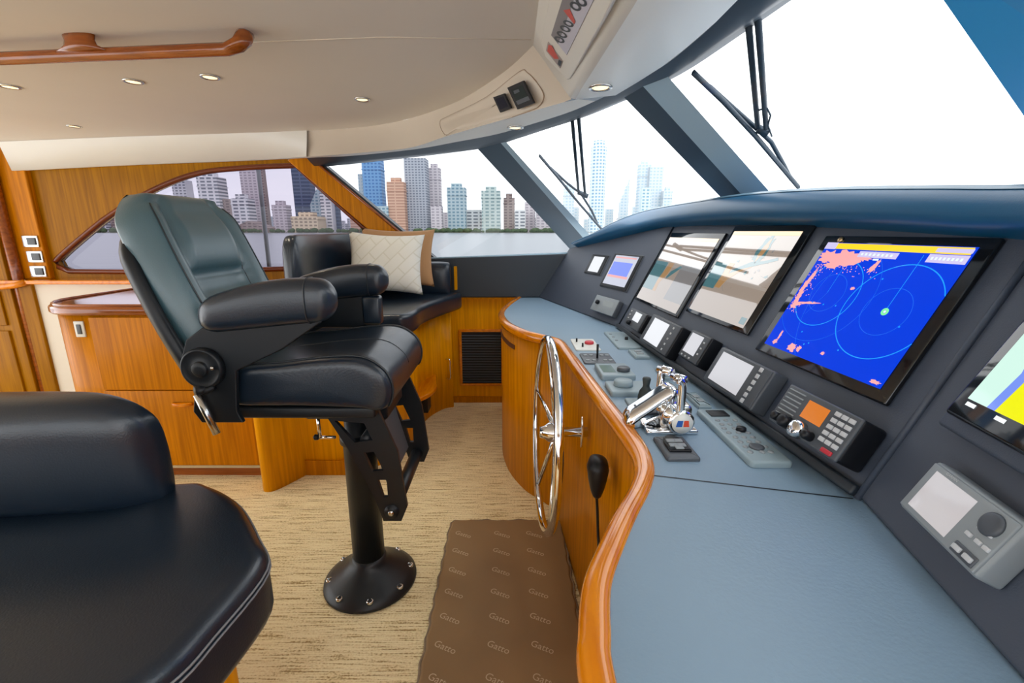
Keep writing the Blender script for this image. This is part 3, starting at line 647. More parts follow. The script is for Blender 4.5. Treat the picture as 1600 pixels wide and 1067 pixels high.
mb = flat(); mb.rect(-.75 * a, .62 * a, -.25 * b, .5 * b, .0118, 0); mb.rect(-.75 * a, .7 * a, -.38 * b, -.25 * b, .0119, 1); mb.rect(-.75 * a, .7 * a, .72 * b, .8 * b, .0119, 1)
mb.build('sounder_trace', [emat('sounder_blue', (.13, .20, .75), 1), emat('sounder_red', (.75, .35, .35), .9)], t, local=True)
# stereo / radio set
bx = corners(FL, (932, 462), (969, 468), (957, 494), (923, 484), .03)
t, a, b = device('radio_set', 'small boxy radio with a dark knob low on the port dash', 'radio', FL, bx, .03, body=GREYD)
mb = MB(); mb.rbox(-a, a, -b, b, .029, .034, .003); mb.build('front_plate', GREYP, t, local=True)
mb = MB(); mb.lathe([(.012, 0), (.012, .014), (.009, .016)], 16, M=Matrix.Translation((-a * .55, b * .1, .034))); mb.build('tuning_knob', BLACKP, t, local=True)
mb = flat(); mb.rect(-a * .1, a * .75, -b * .1, b * .55, .0346); mb.build('screen', pm('dim_lcd', (.25, .28, .28), .2), t, local=True)
# VHF small (port end of the middle panel)
bx = corners(FM, (985, 480), (1010, 488), (1000, 520), (976, 508), .05)
t, a, b = device('radio_set', 'compact black radio with white screen at the port foot of the middle dash', 'radio', FM, bx, .05, body=BLACKP)
mb = MB(); mb.rbox(-a + .003, a - .003, -b + .003, b - .003, .048, .054, .003); mb.build('front_plate', GREYD, t, local=True)
mb = flat(); mb.rect(-.2 * a, .6 * a, -.2 * b, .75 * b, .0546); mb.build('screen', LCDW, t, local=True)
mb = MB(); mb.lathe([(.011, 0), (.010, .014), (.008, .016)], 14, M=Matrix.Translation((-a * .25, -b * .6, .054))); mb.build('knob', BLACKP, t, local=True)
keys(t, [(-.7 * a, b * q) for q in (.6, .2, -.2)], .008, .006, .054)
instrument('autopilot display with pale screen and a column of round keys, third unit from port', FM, ((1017, 490), (1066, 507), (1043, 556), (1000, 536)), .045, (-.72, .35, -.78, .78), LCDW, BLACKP, ([(.66, q) for q in (.7, .35, 0, -.35, -.7)], .008, .008), front=GREYD)
instrument('small instrument with pale pink-white screen and black visor, left of the big-keyed display', FM, ((1082, 514), (1112, 527), (1090, 570), (1058, 558)), .045, (-.75, .45, -.55, .8), LCDP, BLACKP, ([(.7, q) for q in (.5, .1, -.3)] + [(q, -.78) for q in (-.6, -.2, .2)], .007, .006), front=GREYD)
instrument('grey framed display with blank pale screen and six square keys below the chart monitor', FM, ((1127, 542), (1213, 578), (1172, 640), (1098, 594)), .045, (-.8, .42, -.78, .78), LCDP, GREYD, ([(.68, q) for q in (.78, .46, .14, -.18, -.5, -.8)], .012, .012), front=GREYD)
# VHF radio with orange screen
bx = corners(FM, (1237, 600), (1350, 655), (1308, 726), (1203, 655), .06)
t, a, b = device('vhf_radio', 'black marine radio with orange screen, speaker grille and number keys', 'radio', FM, bx, .06, body=BLACKP, r=.008)
mb = MB(); mb.rbox(-a, a, -b, b, .056, .064, .004); mb.build('front_plate', GREYD, t, local=True)
for k in range(7):
    mb = MB(); y_ = b * (.78 - k * .21); mb.rbox(-a * .92, -a * .42, y_ - .0016, y_ + .0016, .063, .066, .001); mb.build('grille_bar', GREYP, t, local=True)
mb = flat(); mb.rect(-.28 * a, .30 * a, -.12 * b, .72 * b, .0646); mb.build('screen', emat('orange_lcd', (.62, .17, .015), .9), t, local=True)
keys(t, [(a * (.5 + .17 * i), b * (.72 - .3 * j)) for i in range(3) for j in range(5)], .014, .009, .064)
mb = MB(); mb.rbox(.62 * a, .88 * a, -.92 * b, -.72 * b, .063, .068, .002); mb.build('distress_key', REDP, t, local=True)
for i, (x_, r_) in enumerate(((-.72, .010), (-.45, .014), (-.05, .019), (.25, .010))):
    mb = MB(); mb.lathe([(r_, 0), (r_ * .95, .018), (r_ * .6, .021)], 18, M=Matrix.Translation((x_ * a, -.66 * b, .064))); mb.build('knob', CHROME if i == 2 else BLACKP, t, local=True)

# chart plotter on the starboard panel
bx0 = uvp(FR, 1452, 655, .035); bx = (bx0.x, bx0.x + .37, bx0.y, bx0.y + .27)
t, a, b = device('chart_plotter', 'chart plotter with yellow and pale green map at the right edge of the dash', 'chart plotter', FR, bx, .025, body=DASH, r=.006)
mb = MB(); mb.rbox(-a + .02, a - .02, -b + .022, b - .005, .02, .042, .006); mb.build('front_plate', GLOSSB, t, local=True)
X0, X1, Y0, Y1 = -a + .042, a - .04, -b + .055, b - .03; SW, SH = X1 - X0, Y1 - Y0; z = .0425
mb = flat(); mb.rect(X0, X1, Y0, Y1, z, 0)
mb.poly([(*S2(*p), z + .0003) for p in ((.18, 0), (.20, .32), (.16, .56), (.0, .92), (0, 1), (.46, 1), (.50, .86), (.34, .66), (.36, .40), (.42, .22), (.44, 0))], 1)
mb.poly([(*S2(*p), z + .0002) for p in ((.13, 0), (.15, .32), (.11, .55), (.0, .80), (0, 1), (.55, 1), (.53, .86), (.38, .64), (.40, .40), (.46, .22), (.48, 0))], 2)
mb.poly([(*S2(*p), z + .0003) for p in ((.55, 0), (.60, .14), (.75, .18), (1, .12), (1, 0))], 1); mb.poly([(*S2(*p), z + .0002) for p in ((.50, 0), (.57, .18), (.75, .23), (1, .17), (1, 0))], 2)
mb.ring(*S2(.33, .10), .004, .002, z + .0005, 3, 14); mb.ring(*S2(.25, .86), .012, .009, z + .0005, 0, 14)
for k in range(5): mb.rect(X0 + k * .055 + .004, X0 + k * .055 + .022, Y0 - .010, Y0 - .004, z + .0002, 3)
mb.build('screen', [emat('plot_water', (.55, .78, .68)), emat('plot_yellow', (.75, .74, .0)), emat('plot_blue', (.16, .25, .75)), emat('plot_white', (.8, .85, .85))], t, local=True)
mb = flat(); text_mesh(mb, 'GARMIN', .012, Matrix.Translation((a * .15, -b + .036, .0428))); mb.build('maker_lettering', GREYP, t, local=True)
# grey gps unit
t, a, b = instrument('light grey handheld-style navigation unit with a round cursor pad low on the right dash', FR, ((1458, 726), (1600, 800), (1540, 915), (1400, 790)), .035, (-.78, .22, -.72, .72), pm('glossy_lcd', (.45, .44, .46), .05, emis=(.35, .33, .34), es=.6), GREYP, name='gps_unit', front=GREYP)
mb = MB(); mb.lathe([(.016, 0), (.016, .003), (.013, .0045), (.005, .005)], 22, M=Matrix.Translation((a * .66, b * .45, .038))); mb.build('cursor_pad', GREYD, t, local=True)
for x_, y_ in ((.58, .25), (.74, .25), (.5, -.1), (.7, -.1), (.86, -.1)): keys(t, [(a * x_, b * (y_ - .05))], .010, .006, .038)
mb = MB(); mb.rbox(a * .42, a * .9, -b * .85, -b * .5, .037, .040, .002); mb.build('power_key', GREYD, t, local=True); keys(t, [(a * .54, -b * .67), (a * .78, -b * .67)], .014, .007, .040)
mb = flat(); text_mesh(mb, 'GARMIN', .006, Matrix.Translation((-a * .45, b * .84, .0386))); mb.build('maker_lettering', KEYM, t, local=True)

# ---------------------------------------------------------------- things on the counter
CT = CZ + .0008
def on_counter(name, label, cat, px, h, body, r=.006, group=None, yaw=0):
    P = [at(*p, z=CZ + h * .6) for p in px]; x0 = sum(p.x for p in (P[0], P[3])) / 2; x1 = sum(p.x for p in (P[1], P[2])) / 2
    y1 = (P[0].y + P[1].y) / 2; y0 = (P[2].y + P[3].y) / 2
    t = thing(name, ((x0 + x1) / 2, (y0 + y1) / 2, CZ), label, cat, group, Matrix.Translation(((x0 + x1) / 2, (y0 + y1) / 2, CZ)) @ Matrix.Rotation(yaw, 4, 'Z'))
    a, b = (x1 - x0) / 2, (y1 - y0) / 2
    mb = MB(); soft_prism(mb, [(p[0], p[1]) for p in rrect(-a, a, -b, b, min(a, b) * .15)], 0, h, min(r, h * .6), r0=.0005); mb.build('base_plate', body, t, local=True)
    return t, a, b
t, a, b = on_counter('switch_plate', 'white switch plate with a red knob at the port end of the counter', 'switch plate', ((891, 529), (926, 531), (941, 546), (900, 548)), .006, WHITEP)
mb = MB(); mb.lathe([(.020, 0), (.020, .008), (.017, .011), (.0, .012)], 22, M=Matrix.Translation((a * .35, b * .05, .006))); mb.build('red_knob', REDP, t, local=True)
for x_, y_ in ((-.6, .4), (-.35, -.5)):
    mb = MB(); mb.tube([(a * x_, b * y_, .005), (a * x_, b * y_, .022)], .004, 8); mb.build('toggle', BLACKP, t, local=True)
t, a, b = on_counter('joystick_panel', 'flat switch panel with a thin black joystick, behind the square knob panels', 'control panel', ((903, 553), (948, 552), (965, 566), (917, 570)), .006, GREYD)
mb = MB(); mb.tube([(0, 0, .004), (0, 0, .028), (0, 0, .060)], [.004, .004, .005], 10); mb.build('joystick', BLACKP, t, local=True)
keys(t, [(a * x_, b * y_) for x_ in (-.7, -.3, .4, .75) for y_ in (.5, -.5)], .014, .016, .006, GREYP)
t, a, b = on_counter('thruster_panel', 'square control panel with a low black knob and greenish window', 'control panel', ((926, 570), (976, 570), (995, 588), (944, 591)), .018, GREYB)
mb = MB(); mb.lathe([(.022, 0), (.022, .010), (.019, .013), (0, .0135)], 24, M=Matrix.Translation((a * .45, -b * .3, .018))); mb.build('knob', GREYD, t, local=True)
mb = flat(); mb.rect(-a * .8, -a * .05, -b * .55, b * .6, .0186); mb.build('display_window', pm('green_glass', (.16, .24, .20), .15), t, local=True)
t, a, b = on_counter('selector_panel', 'pale grey control panel with a broad round dial, in front of the black-knob panel', 'control panel', ((946, 598), (1002, 597), (1026, 610), (957, 621)), .016, GREYB)
mb = MB(); mb.lathe([(.030, 0), (.029, .014), (.026, .017), (0, .018)], 28, M=Matrix.Translation((-a * .25, b * .15, .016))); mb.build('dial', GREYB, t, local=True)
t, a, b = on_counter('lever_control', 'grey cone-shaped control stick on a small plate beside the chrome throttles', 'control stick', ((975, 625), (1014, 620), (1024, 636), (990, 641)), .008, GREYB)
mb = MB(); mb.lathe([(.021, 0), (.0215, .018), (.018, .034), (.010, .046), (.009, .052), (.012, .070), (.010, .074), (0, .075)], 24, M=Matrix.Translation((a * .35, b * .0, .008))); mb.build('stick', RUBBER, t, local=True)
t, a, b = on_counter('autopilot_keypad', 'flat grey keypad with a tiny joystick beside the foot of the dash', 'keypad', ((943, 519), (975, 519), (1002, 542), (968, 546)), .010, GREYB)
mb = MB(); mb.lathe([(.008, 0), (.007, .012), (0, .013)], 14, M=Matrix.Translation((a * .35, -b * .1, .010))); mb.build('tiny_joystick', BLACKP, t, local=True)
keys(t, [(-a * .6, b * y_) for y_ in (.6, .2, -.2)], .012, .012, .010, GREYP)
for px, lab in ((((983, 548), (1004, 546), (1013, 557), (993, 560)), 'small oval remote pad nearest the autopilot keypad by the dash foot'), (((1024, 577), (1040, 575), (1054, 590), (1040, 592)), 'small oval remote pad just behind the chrome throttle handles'), (((1072, 616), (1090, 614), (1108, 634), (1092, 638)), 'small oval remote pad between the throttles and the long keyboard')):
    t, a, b = on_counter('remote_pad', lab, 'remote pad', px, .012, GREYB, group='oval pads by the dash foot'); keys(t, [(0, b * .3), (0, -b * .3)], a * .9, b * .35, .012, GREYP)
# long keyboard
q = [at(*p, z=CZ + .01) for p in ((1088, 645), (1140, 648), (1243, 727), (1180, 731))]
kx0, kx1, ky0, ky1 = .500, .590, .868, 1.165
t = thing('control_keyboard', ((kx0 + kx1) / 2, (ky0 + ky1) / 2, CZ), 'long grey radar keyboard with round keys lying along the foot of the dash', 'keyboard')
a, b = (kx1 - kx0) / 2, (ky1 - ky0) / 2
mb = MB(); soft_prism(mb, rrect(-a, a, -b, b, .01), 0, .014, .006, r0=.001); mb.build('base_plate', GREYB, t, local=True)
mb = MB(); mb.rbox(-a * .6, a * .5, b * .62, b * .88, .013, .017, .002); mb.build('display_window', BLACKP, t, local=True)
rr_ = random.Random(2)
kp = []
for i in range(3):
    for j in range(8): kp.append((a * (-.55 + .5 * i) + rr_.uniform(-.003, .003), b * (.45 - j * .165)))
for x_, y_ in kp:
    mb = MB(); mb.lathe([(.0065, 0), (.006, .003), (0, .0035)], 12, M=Matrix.Translation((x_, y_, .013))); mb.build('key', GREYP, t, local=True)
mb = MB(); mb.lathe([(.012, 0), (.011, .008), (0, .009)], 18, M=Matrix.Translation((a * .2, b * .05, .014))); mb.build('dial', BLACKP, t, local=True)
mb = MB(); mb.lathe([(.016, 0), (.016, .003), (.010, .004), (0, .003)], 18, M=Matrix.Translation((0, -b * .55, .014))); mb.build('cursor_pad', GREYD, t, local=True)
# trim tab panel
t, a, b = on_counter('trim_panel', 'dark rectangular plate with a domed cluster of rocker switches nearest the counter seam', 'control panel', ((1020, 686), (1060, 680), (1098, 714), (1048, 721)), .010, GREYD)
mb = MB(); soft_prism(mb, [(math.cos(q_) * a * .68, b * .08 + math.sin(q_) * b * .8 if math.sin(q_) > 0 else -b * .55) for q_ in [2 * math.pi * k / 24 for k in range(24)]], .009, .016, .003); mb.build('switch_cluster', BLACKP, t, local=True)
keys(t, [(-a * .25, b * .25), (a * .25, b * .25), (-a * .25, -b * .15), (a * .25, -b * .15), (0, -b * .38)], .018, .014, .016, GREYP)

# twin chrome throttles
C0 = at(1035, 668, z=CZ)
t = thing('engine_throttles', C0, 'twin-lever polished chrome engine throttles on the helm countertop', 'throttle')
yc = C0.y
def P3(px, py, y): return at(px, py, y=y)
yn, yf = yc - .015, yc + .055
mb = MB()
ol = [P3(*q_, yc) for q_ in ((977, 660), (984, 645), (1008, 629), (1032, 613), (1050, 604), (1062, 612), (1060, 632), (1042, 646), (1018, 657), (998, 671), (984, 671))]
olc2 = [V((p.x, p.y, 0)) for p in smooth([V((p.x, max(p.z, CZ + .003), 0)) for p in ol], 4, True)]
Mx = Matrix(((1, 0, 0, 0), (0, 0, 1, 0), (0, 1, 0, 0), (0, 0, 0, 1)))
soft_prism(mb, [(p.x, p.y) for p in olc2], yc - .018, yc + .05, .016, M=Mx, k=4); mb.build('throttle_housing', CHROME, t)
q0, q1 = P3(1003, 672, yc), P3(1080, 676, yc)
mb = MB(); mb.rbox(q0.x, q1.x, yc - .045, yc + .07, CZ, CZ + .012, .005); mb.build('foot_plate', CHROME, t)
mb = MB(); mb.rbox(q0.x + .035, q1.x - .012, yc - .030, yc + .06, CZ + .01, CZ + .07, .012); mb.build('lower_body', STEEL, t)
def lever(pts, y, nm):
    mb = MB(); path = smooth([P3(*p, y) for p in pts], 4); mb.tube(path, .0095, 12); mb.build(nm, CHROME, t)
lever([(1062, 655), (1065, 622), (1066, 600), (1060, 594)], yc - .045, 'lever')
lever([(1030, 618), (1032, 596), (1034, 580), (1040, 575)], yc + .055, 'lever')
mb = MB(); mb.tube([P3(1070, 594, yc - .045), P3(1052, 588, yc - .01)], .011, 12); mb.build('lever_handle', CHROME, t)
mb = MB(); mb.tube([P3(1050, 581, yc + .03), P3(1030, 576, yc + .065)], .011, 12); mb.build('lever_handle', CHROME, t)
pc = P3(1062, 657, yc - .040)
mb = MB(); mb.lathe([(.031, 0), (.031, .014), (.027, .018)], 28, M=axisM(pc, (0, -1, 0))); mb.build('pivot_disc', CHROME, t)
mb = MB(); mb.lathe([(.025, 0), (.025, .002), (0, .0022)], 28, M=axisM(pc + V((0, -.018, 0)), (0, -1, 0))); dd = mb.build('badge', WHITEP, t)
mb = flat(); fm = axisM(pc + V((0, -.0206, 0)), (0, -1, 0), x=(1, 0, 0))
mb.poly([(-.016, -.008, .0), (-.001, -.008, 0), (.001, .008, 0), (-.012, .008, 0)], 0, fm); mb.poly([(.002, -.008, 0), (.016, -.008, 0), (.014, .008, 0), (.003, .008, 0)], 1, fm)
mb.build('badge_mark', [pm('badge_blue', (.02, .10, .40), .4), pm('badge_red', (.65, .07, .03), .4)], dd)
mb = MB()
mb = MB()
for k, (px, py) in enumerate(((997, 642), (1006, 638), (1015, 634))): 
    p = P3(px, py - 4, yc + .012); mb = MB(); mb.rbox(-.007, .007, -.012, .012, -.004, .010, .003, M=axisM(p + V((0, 0, -.001)), (-.4, 0, .9), x=(1, 0, 0))); mb.build('button', GREYD, t)
mb = MB(); mb.tube([P3(1040, 640, yc - .035), P3(1062, 657, yc - .035)], .020, 12); mb.build('pivot_barrel', CHROME, t)

# ---------------------------------------------------------------- steering wheel
WC = V((.11, 1.4, .704)); WR = .308
t = thing('steering_wheel', WC, 'large five-spoke stainless steel steering wheel mounted on the console side', 'steering wheel')
yaw = .04; wx = V((math.sin(yaw), -math.cos(yaw), 0)); wz_ = V((0.03, 0, 1)).normalized()
def wp(a, r, off=0): return WC + (wx * math.cos(a) + wz_ * math.sin(a)) * r + V((off, 0, 0))
mb = MB(); mb.tube([wp(2 * math.pi * k / 72, WR) for k in range(72)], .0135, 12, closed=True); mb.build('rim', CHROME, t)
for k in range(5):
    a_ = math.radians(100 + 72 * k); mb = MB(); mb.tube([wp(a_, .03, .035), wp(a_, WR * .5, .02), wp(a_, WR - .004, 0)], [.010, .009, .007], 10); mb.build('spoke', CHROME, t)
mb = MB(); mb.lathe([(.0, -.03), (.018, -.028), (.022, -.012), (.032, .0), (.034, .03), (.028, .045), (.016, .05), (.016, .13)], 24, M=axisM(WC + V((.01, 0, 0)), (1, 0, 0))); mb.build('hub', CHROME, t)
mb = MB(); ex = at(903, 675, y=1.4).x + .035; soft_prism(mb, [(math.cos(q_) * .055, math.sin(q_) * .018) for q_ in [2 * math.pi * k / 24 for k in range(24)]], 0, .008, .003, M=axisM((ex - .018, 1.4, .704), (-1, 0, 0), x=(0, 0, 1))); mb.build('mounting_plate', CHROME, t)
# handheld microphone hanging on the console side
mp_ = at(941, 745, y=1.12); mp_.x = .232
t = thing('handheld_microphone', mp_ + V((0, 0, -.05)), 'black handheld microphone hung on the console side below the counter edge', 'microphone')
mb = MB(); rings = []
for q_, (ry, rx) in zip((-.058, -.050, -.03, 0, .03, .05, .058), ((.014, .010), (.022, .014), (.028, .020), (.036, .026), (.042, .030), (.036, .024), (.016, .010))):
    rings.append([V((math.cos(k * math.pi / 8) * rx, math.sin(k * math.pi / 8) * ry, q_)) + mp_ for k in range(16)])
mb.loft(rings); mb.build('body', BLACKP, t)
mb = MB(); mb.rbox(.012, .034, -.018, .018, .0, .04, .004, M=Matrix.Translation(mp_)); mb.build('hanger', CHROME, t)
mb = MB(); mb.tube(smooth([mp_ + V((0, 0, -.055)), mp_ + V((.004, 0, -.10)), mp_ + V((.01, -.01, -.2)), mp_ + V((.012, -.06, -.3))], 5), .004, 8); mb.build('cord', BLACKP, t)

# ---------------------------------------------------------------- floor mat
x0, x1, y0, y1 = -.288, .236, .55, 1.915
t = thing('floor_mat', ((x0 + x1) / 2, (y0 + y1) / 2, 0), 'brown padded fabric floor mat printed with pale lettering beside the console', 'floor mat')
a, b = (x1 - x0) / 2, (y1 - y0) / 2
ol = [V((*p, 0)) for p in rrect(-a, a, -b, b, .035, 4)]; olr = resample(ol + [ol[0]], 150)[:-1]
olr = [(p.x + math.sin(i * 1.7) * .0035, p.y + math.cos(i * 2.1) * .0035) for i, p in enumerate(olr)]
mb = MB(); soft_prism(mb, olr, .001, .020, .012, r0=.002)
padm = mb
mb = MB(); mb.tube([V((p[0] * 1.004, p[1] * 1.002, .009 + .003 * math.sin(i * .9))) for i, p in enumerate(olr)], .0055, 6, closed=True); mb.build('binding', pm('mat_binding', (.22, .16, .10), .6, noise=.5, nscale=60), t, local=True)
mb = padm
c0 = (x0 + x1) / 2; c1_ = (y0 + y1) / 2
for r_ in range(12):
    yy = 1.80 - r_ * .115
    for c_ in (-.22, -.045, .10):
        text_mesh(mb, 'Gatto', .034, Matrix.Translation((c_ - c0 + (r_ % 2) * .0, yy - c1_, .0206)) @ Matrix.Rotation(math.radians(-24), 4, 'Z'), 1)
mb.build('pad', [MAT, pm('pale_mat_print', (.56, .44, .30), .7)], t, local=True)

# ================================================================ HELM CHAIR (faces +x)
BX, BY = -.562, 1.551
t = thing('helm_chair', (BX, BY, 0), 'tall black leather helm chair with armrests on a round pedestal facing the wheel', 'chair'); HC = t
mb = MB(); mb.lathe([(.172, 0), (.178, .006), (.176, .016), (.150, .036), (.110, .062), (.080, .088), (.066, .105), (.062, .12)], 48, M=Matrix.Translation((BX, BY, 0))); bs = mb.build('pedestal_base', BLACKM, t)
for k in range(8):
    a_ = 2 * math.pi * (k + .35) / 8; c_ = V((BX + math.cos(a_) * .153, BY + math.sin(a_) * .153, .022))
    mb = MB(); mb.lathe([(.013, 0), (.013, .014), (.008, .017), (.008, .010), (0, .010)], 16, M=Matrix.Translation(c_)); mb.build('bolt', STEEL, bs)
mb = MB(); mb.lathe([(.060, .10), (.058, .60), (.058, .62), (.048, .625), (.048, .79)], 32, M=Matrix.Translation((BX, BY, 0))); mb.build('pedestal_post', BLACKM, t)
mb = MB(); mb.lathe([(.060, 0), (.068, .004), (.068, .03), (.060, .034)], 32, M=Matrix.Translation((BX, BY, .60))); mb.build('locking_collar', BLACKM, t)
mb = MB(); mb.rbox(-.93, -.42, 1.31, 1.79, .79, .826, .008); mb.build('seat_tray', BLACKM, t)
mb = MB(); mb.rbox(-.70, -.42, 1.44, 1.66, .73, .79, .01); mb.build('swivel_block', BLACKM, t)
# seat cushion
prof = smooth([V(p) for p in ((-.86, 0, .835), (-.865, 0, .90), (-.82, 0, .955), (-.70, 0, .968), (-.56, 0, .985), (-.45, 0, .985), (-.385, 0, .945), (-.362, 0, .89), (-.372, 0, .835), (-.405, 0, .812), (-.46, 0, .822), (-.65, 0, .83))], 4, True)
pc_ = V((-.62, 0, .90)); rings = []
ys = [(1.292, .80), (1.300, .90), (1.315, .965), (1.34, 1.0), (1.37, .985), (1.42, 1.0), (1.55, 1.0), (1.68, 1.0), (1.73, .985), (1.76, 1.0), (1.785, .965), (1.80, .90), (1.808, .80)]
for y_, s_ in ys:
    rings.append([V((pc_.x + (p.x - pc_.x) * (1 - (1 - s_) * .35), y_, pc_.z + (p.z - pc_.z) * s_ - (.004 if 1.45 < y_ < 1.65 and p.z > .93 else 0))) for p in prof])
mb = MB(); mb.loft(rings); sc_ = mb.build('seat_cushion', LEATHER, t, subsurf=1)
for y_ in (1.322, 1.778):
    mb = MB(); mb.tube([V((p.x, y_, p.z)) + (p - pc_).normalized() * -.001 for p in prof[4:34]], .0038, 6); mb.build('piping', PIPING, sc_)
mb = MB(); mb.tube([V((p.x, 1.55, p.z - .0035)) for p in prof[10:28]], .0022, 6); mb.build('seam', PIPING, sc_)
# backrest cushion: local frame u across (y), v up the back, w towards the sitter
bb, bt = V((-.935, BY, .945)), V((-1.135, BY, 1.455)); bu = (bt - bb); BL = bu.length; bu.normalize(); bw = V((bu.z, 0, -bu.x)).normalized()
def B(u, v, w_): return bb + V((0, u, 0)) + bu * v + bw * w_
nu, nv = 36, 40
def halfw(v):
    s_ = v / BL; w0 = .236 + .022 * math.sin(math.pi * min(1, s_ * 1.1))
    if s_ > .78: q_ = (s_ - .78) / .22; w0 *= (1 - q_ ** 2.4 * .40)
    if s_ < .12: q_ = (.12 - s_) / .12; w0 *= (1 - q_ ** 2 * .12)
    return w0
def front(uu, s_):
    b_ = .055
    fade = 1 - max(0, min(1, (s_ - .80) / .16)) ** 1.5
    bol = fade * .030 * math.exp(-((abs(uu) - .74) / .2) ** 2)
    g = fade * -.014 * math.exp(-((abs(uu) - .54) / .045) ** 2) 
    head = 0
    inner_ = 1 if s_ > .93 else 1 / (1 + math.exp((abs(uu) - .52) * 40))
    if s_ > .50: head = .032 * math.sin(math.pi * min(1, (s_ - .50) / .42)) ** .7 if s_ < .85 else .032 * math.sin(math.pi * .35 / .42) ** .7
    dip = -.020 * math.exp(-((s_ - .42) / .09) ** 2) + .012 * math.exp(-((s_ - .22) / .15) ** 2) - .014 * math.exp(-((s_ - .50) / .010) ** 2)
    edge_ = 1 - max(0, (abs(uu) - .78) / .22) ** 2.2
    topf = 1 - max(0, (s_ - .90) / .10) ** 2.2
    botf = 1 - max(0, (.08 - s_) / .08) ** 2
    return (b_ + bol + g + (head + dip) * inner_) * (edge_ if edge_ > 0 else 0) ** .6 * max(0, topf) ** .5 * max(0, botf) ** .5
G = []
for j in range(nv + 1):
    s_ = j / nv; row = []
    for i in range(nu + 1):
        uu = -1 + 2 * i / nu; row.append(B(uu * halfw(s_ * BL), s_ * BL, front(uu, s_)))
    G.append(row)
G2 = [[B((-1 + 2 * i / nu) * halfw(j / nv * BL), j / nv * BL, -.035 * (1 - abs(-1 + 2 * i / nu) ** 4) ** .5 * (1 - (abs(2 * j / nv - 1)) ** 8) ** .5) for i in range(nu + 1)] for j in range(nv + 1)]
mb = MB(); mb.loft(G, 0, False, True, False); mb.loft(G2, 0, False, True, False)
bk_ = mb.build('backrest_cushion', LEATHER_LIT, t)
for sg in (-1, 1):
    mb = MB(); mb.tube([B(sg * .79 * halfw(s_ * BL), s_ * BL, front(.79, s_) + .001) for s_ in [k / 30 for k in range(3, 28)]], .0022, 6); mb.build('stitched_seam', PIPING, bk_)
    mb = MB(); mb.tube([B(sg * .55 * halfw(s_ * BL), s_ * BL, front(.55, s_) + .001) for s_ in [k / 30 for k in range(3, 26)]], .0016, 6); mb.build('stitched_seam', PIPING, bk_)
# back shell
mb = MB(); rows = []
for j in range(21):
    s_ = j / 20 * .97; row = []
    for i in range(17):
        uu = -1 + 2 * i / 16; hw = halfw(s_ * BL) + .016
        if s_ < .15: hw *= .80 + .2 * s_ / .15
        row.append(B(uu * hw, s_ * BL * 1.02 - .100, -.066 + .070 * abs(uu) ** 8))
    rows.append(row)
mb.loft(rows, 0, False, True, False); mb.build('back_shell', BLACKM, t, solid=.026)
# armrests
def armrest(yc_, sg):
    mb = MB(); rings = []
    for s_ in [k / 16 for k in range(17)]:
        x_ = -.885 + s_ * .395; e = min(1, (s_ / .14)) if s_ < .14 else (min(1, (1 - s_) / .10) if s_ > .90 else 1)
        e = math.sqrt(max(.0, 1 - (1 - e) ** 2)); e = max(e, .3)
        rz = (.040 + .026 * math.sin(math.pi * min(1, s_ * .62 + .12)) ** 1.2) * e; zb_ = 1.066 + s_ * .040; zc = zb_ + rz / e; ry = (.046) * e
        ring = []
        for k in range(20):
            a_ = 2 * math.pi * k / 20; ca, sa = math.cos(a_), math.sin(a_)
            ring.append(V((x_, yc_ + math.copysign(abs(ca) ** .65, ca) * ry, zc + math.copysign(abs(sa) ** .65, sa) * rz)))
        rings.append(ring)
    mb.loft(rings); ar = mb.build('armrest', LEATHER, t, subsurf=1)
    mb = MB(); mb.tube([p * 1.0 + V((.0, 0, 0)) for p in [V((rings[13][k].x, rings[13][k].y + (rings[13][k].y - yc_) * .03, rings[13][k].z)) for k in range(20)]], .002, 6, closed=True); mb.build('stitched_seam', PIPING, ar)
    # side bracket from hinge to armrest
    ye = yc_ + sg * -.012
    side = [(-.955, .99), (-.93, 1.05), (-.87, 1.09), (-.56, 1.112), (-.54, 1.10), (-.66, 1.02), (-.80, .955), (-.815, .83), (-.80, .795), (-.925, .795), (-.945, .83), (-.93, .90)]
    mb = MB(); n = len(side); Mp = Matrix(((1, 0, 0, 0), (0, 0, 1, 0), (0, 1, 0, 0), (0, 0, 0, 1)))
    mb.prism(side, yc_ - .008, yc_ + .008, M=Mp); mb.build('side_bracket', BLACKM, t, bevel=.004)
    mb = MB(); mb.lathe([(.060, 0), (.060, .014), (.058, .019), (.053, .021), (.051, .019), (.024, .019), (.0225, .020), (.022, .026), (.020, .028), (.006, .028), (.001, .028)], 40, M=axisM((-.888, yc_ - sg * -.008, .968), (0, sg, 0))); hb = mb.build('hinge_cover', BLACKM, t)
    mb = MB(); mb.lathe([(.006, 0), (.005, .004), (0, .005)], 10, M=axisM((-.852, yc_ + sg * .030, .972), (0, sg, 0))); mb.build('screw', STEEL, hb)
armrest(1.275, -1); armrest(1.827, 1)
mb = MB(); mb.rbox(-.60, -.525, 1.80, 1.85, .985, 1.10, .012); mb.build('leather_pocket', LEATHER, t)
mb = MB(); mb.rbox(-.83, -.54, 1.815, 1.833, .97, 1.11, .006); mb.build('side_panel', BLACKM, t)
# tilt lever on the near side
mb = MB(); mb.tube([V((-.885, 1.262, .905)), V((-.905, 1.235, .905))], .014, 12); mb.tube([V((-.862, 1.255, .912)), V((-.905, 1.245, .893))], .009, 10); lv = mb.build('tilt_lever', BLACKM, t)
mb = MB(); mb.tube([V((-.903, 1.238, .895)), V((-.862, 1.235, .775))], .0105, 12); mb.build('grip', STEEL, lv)
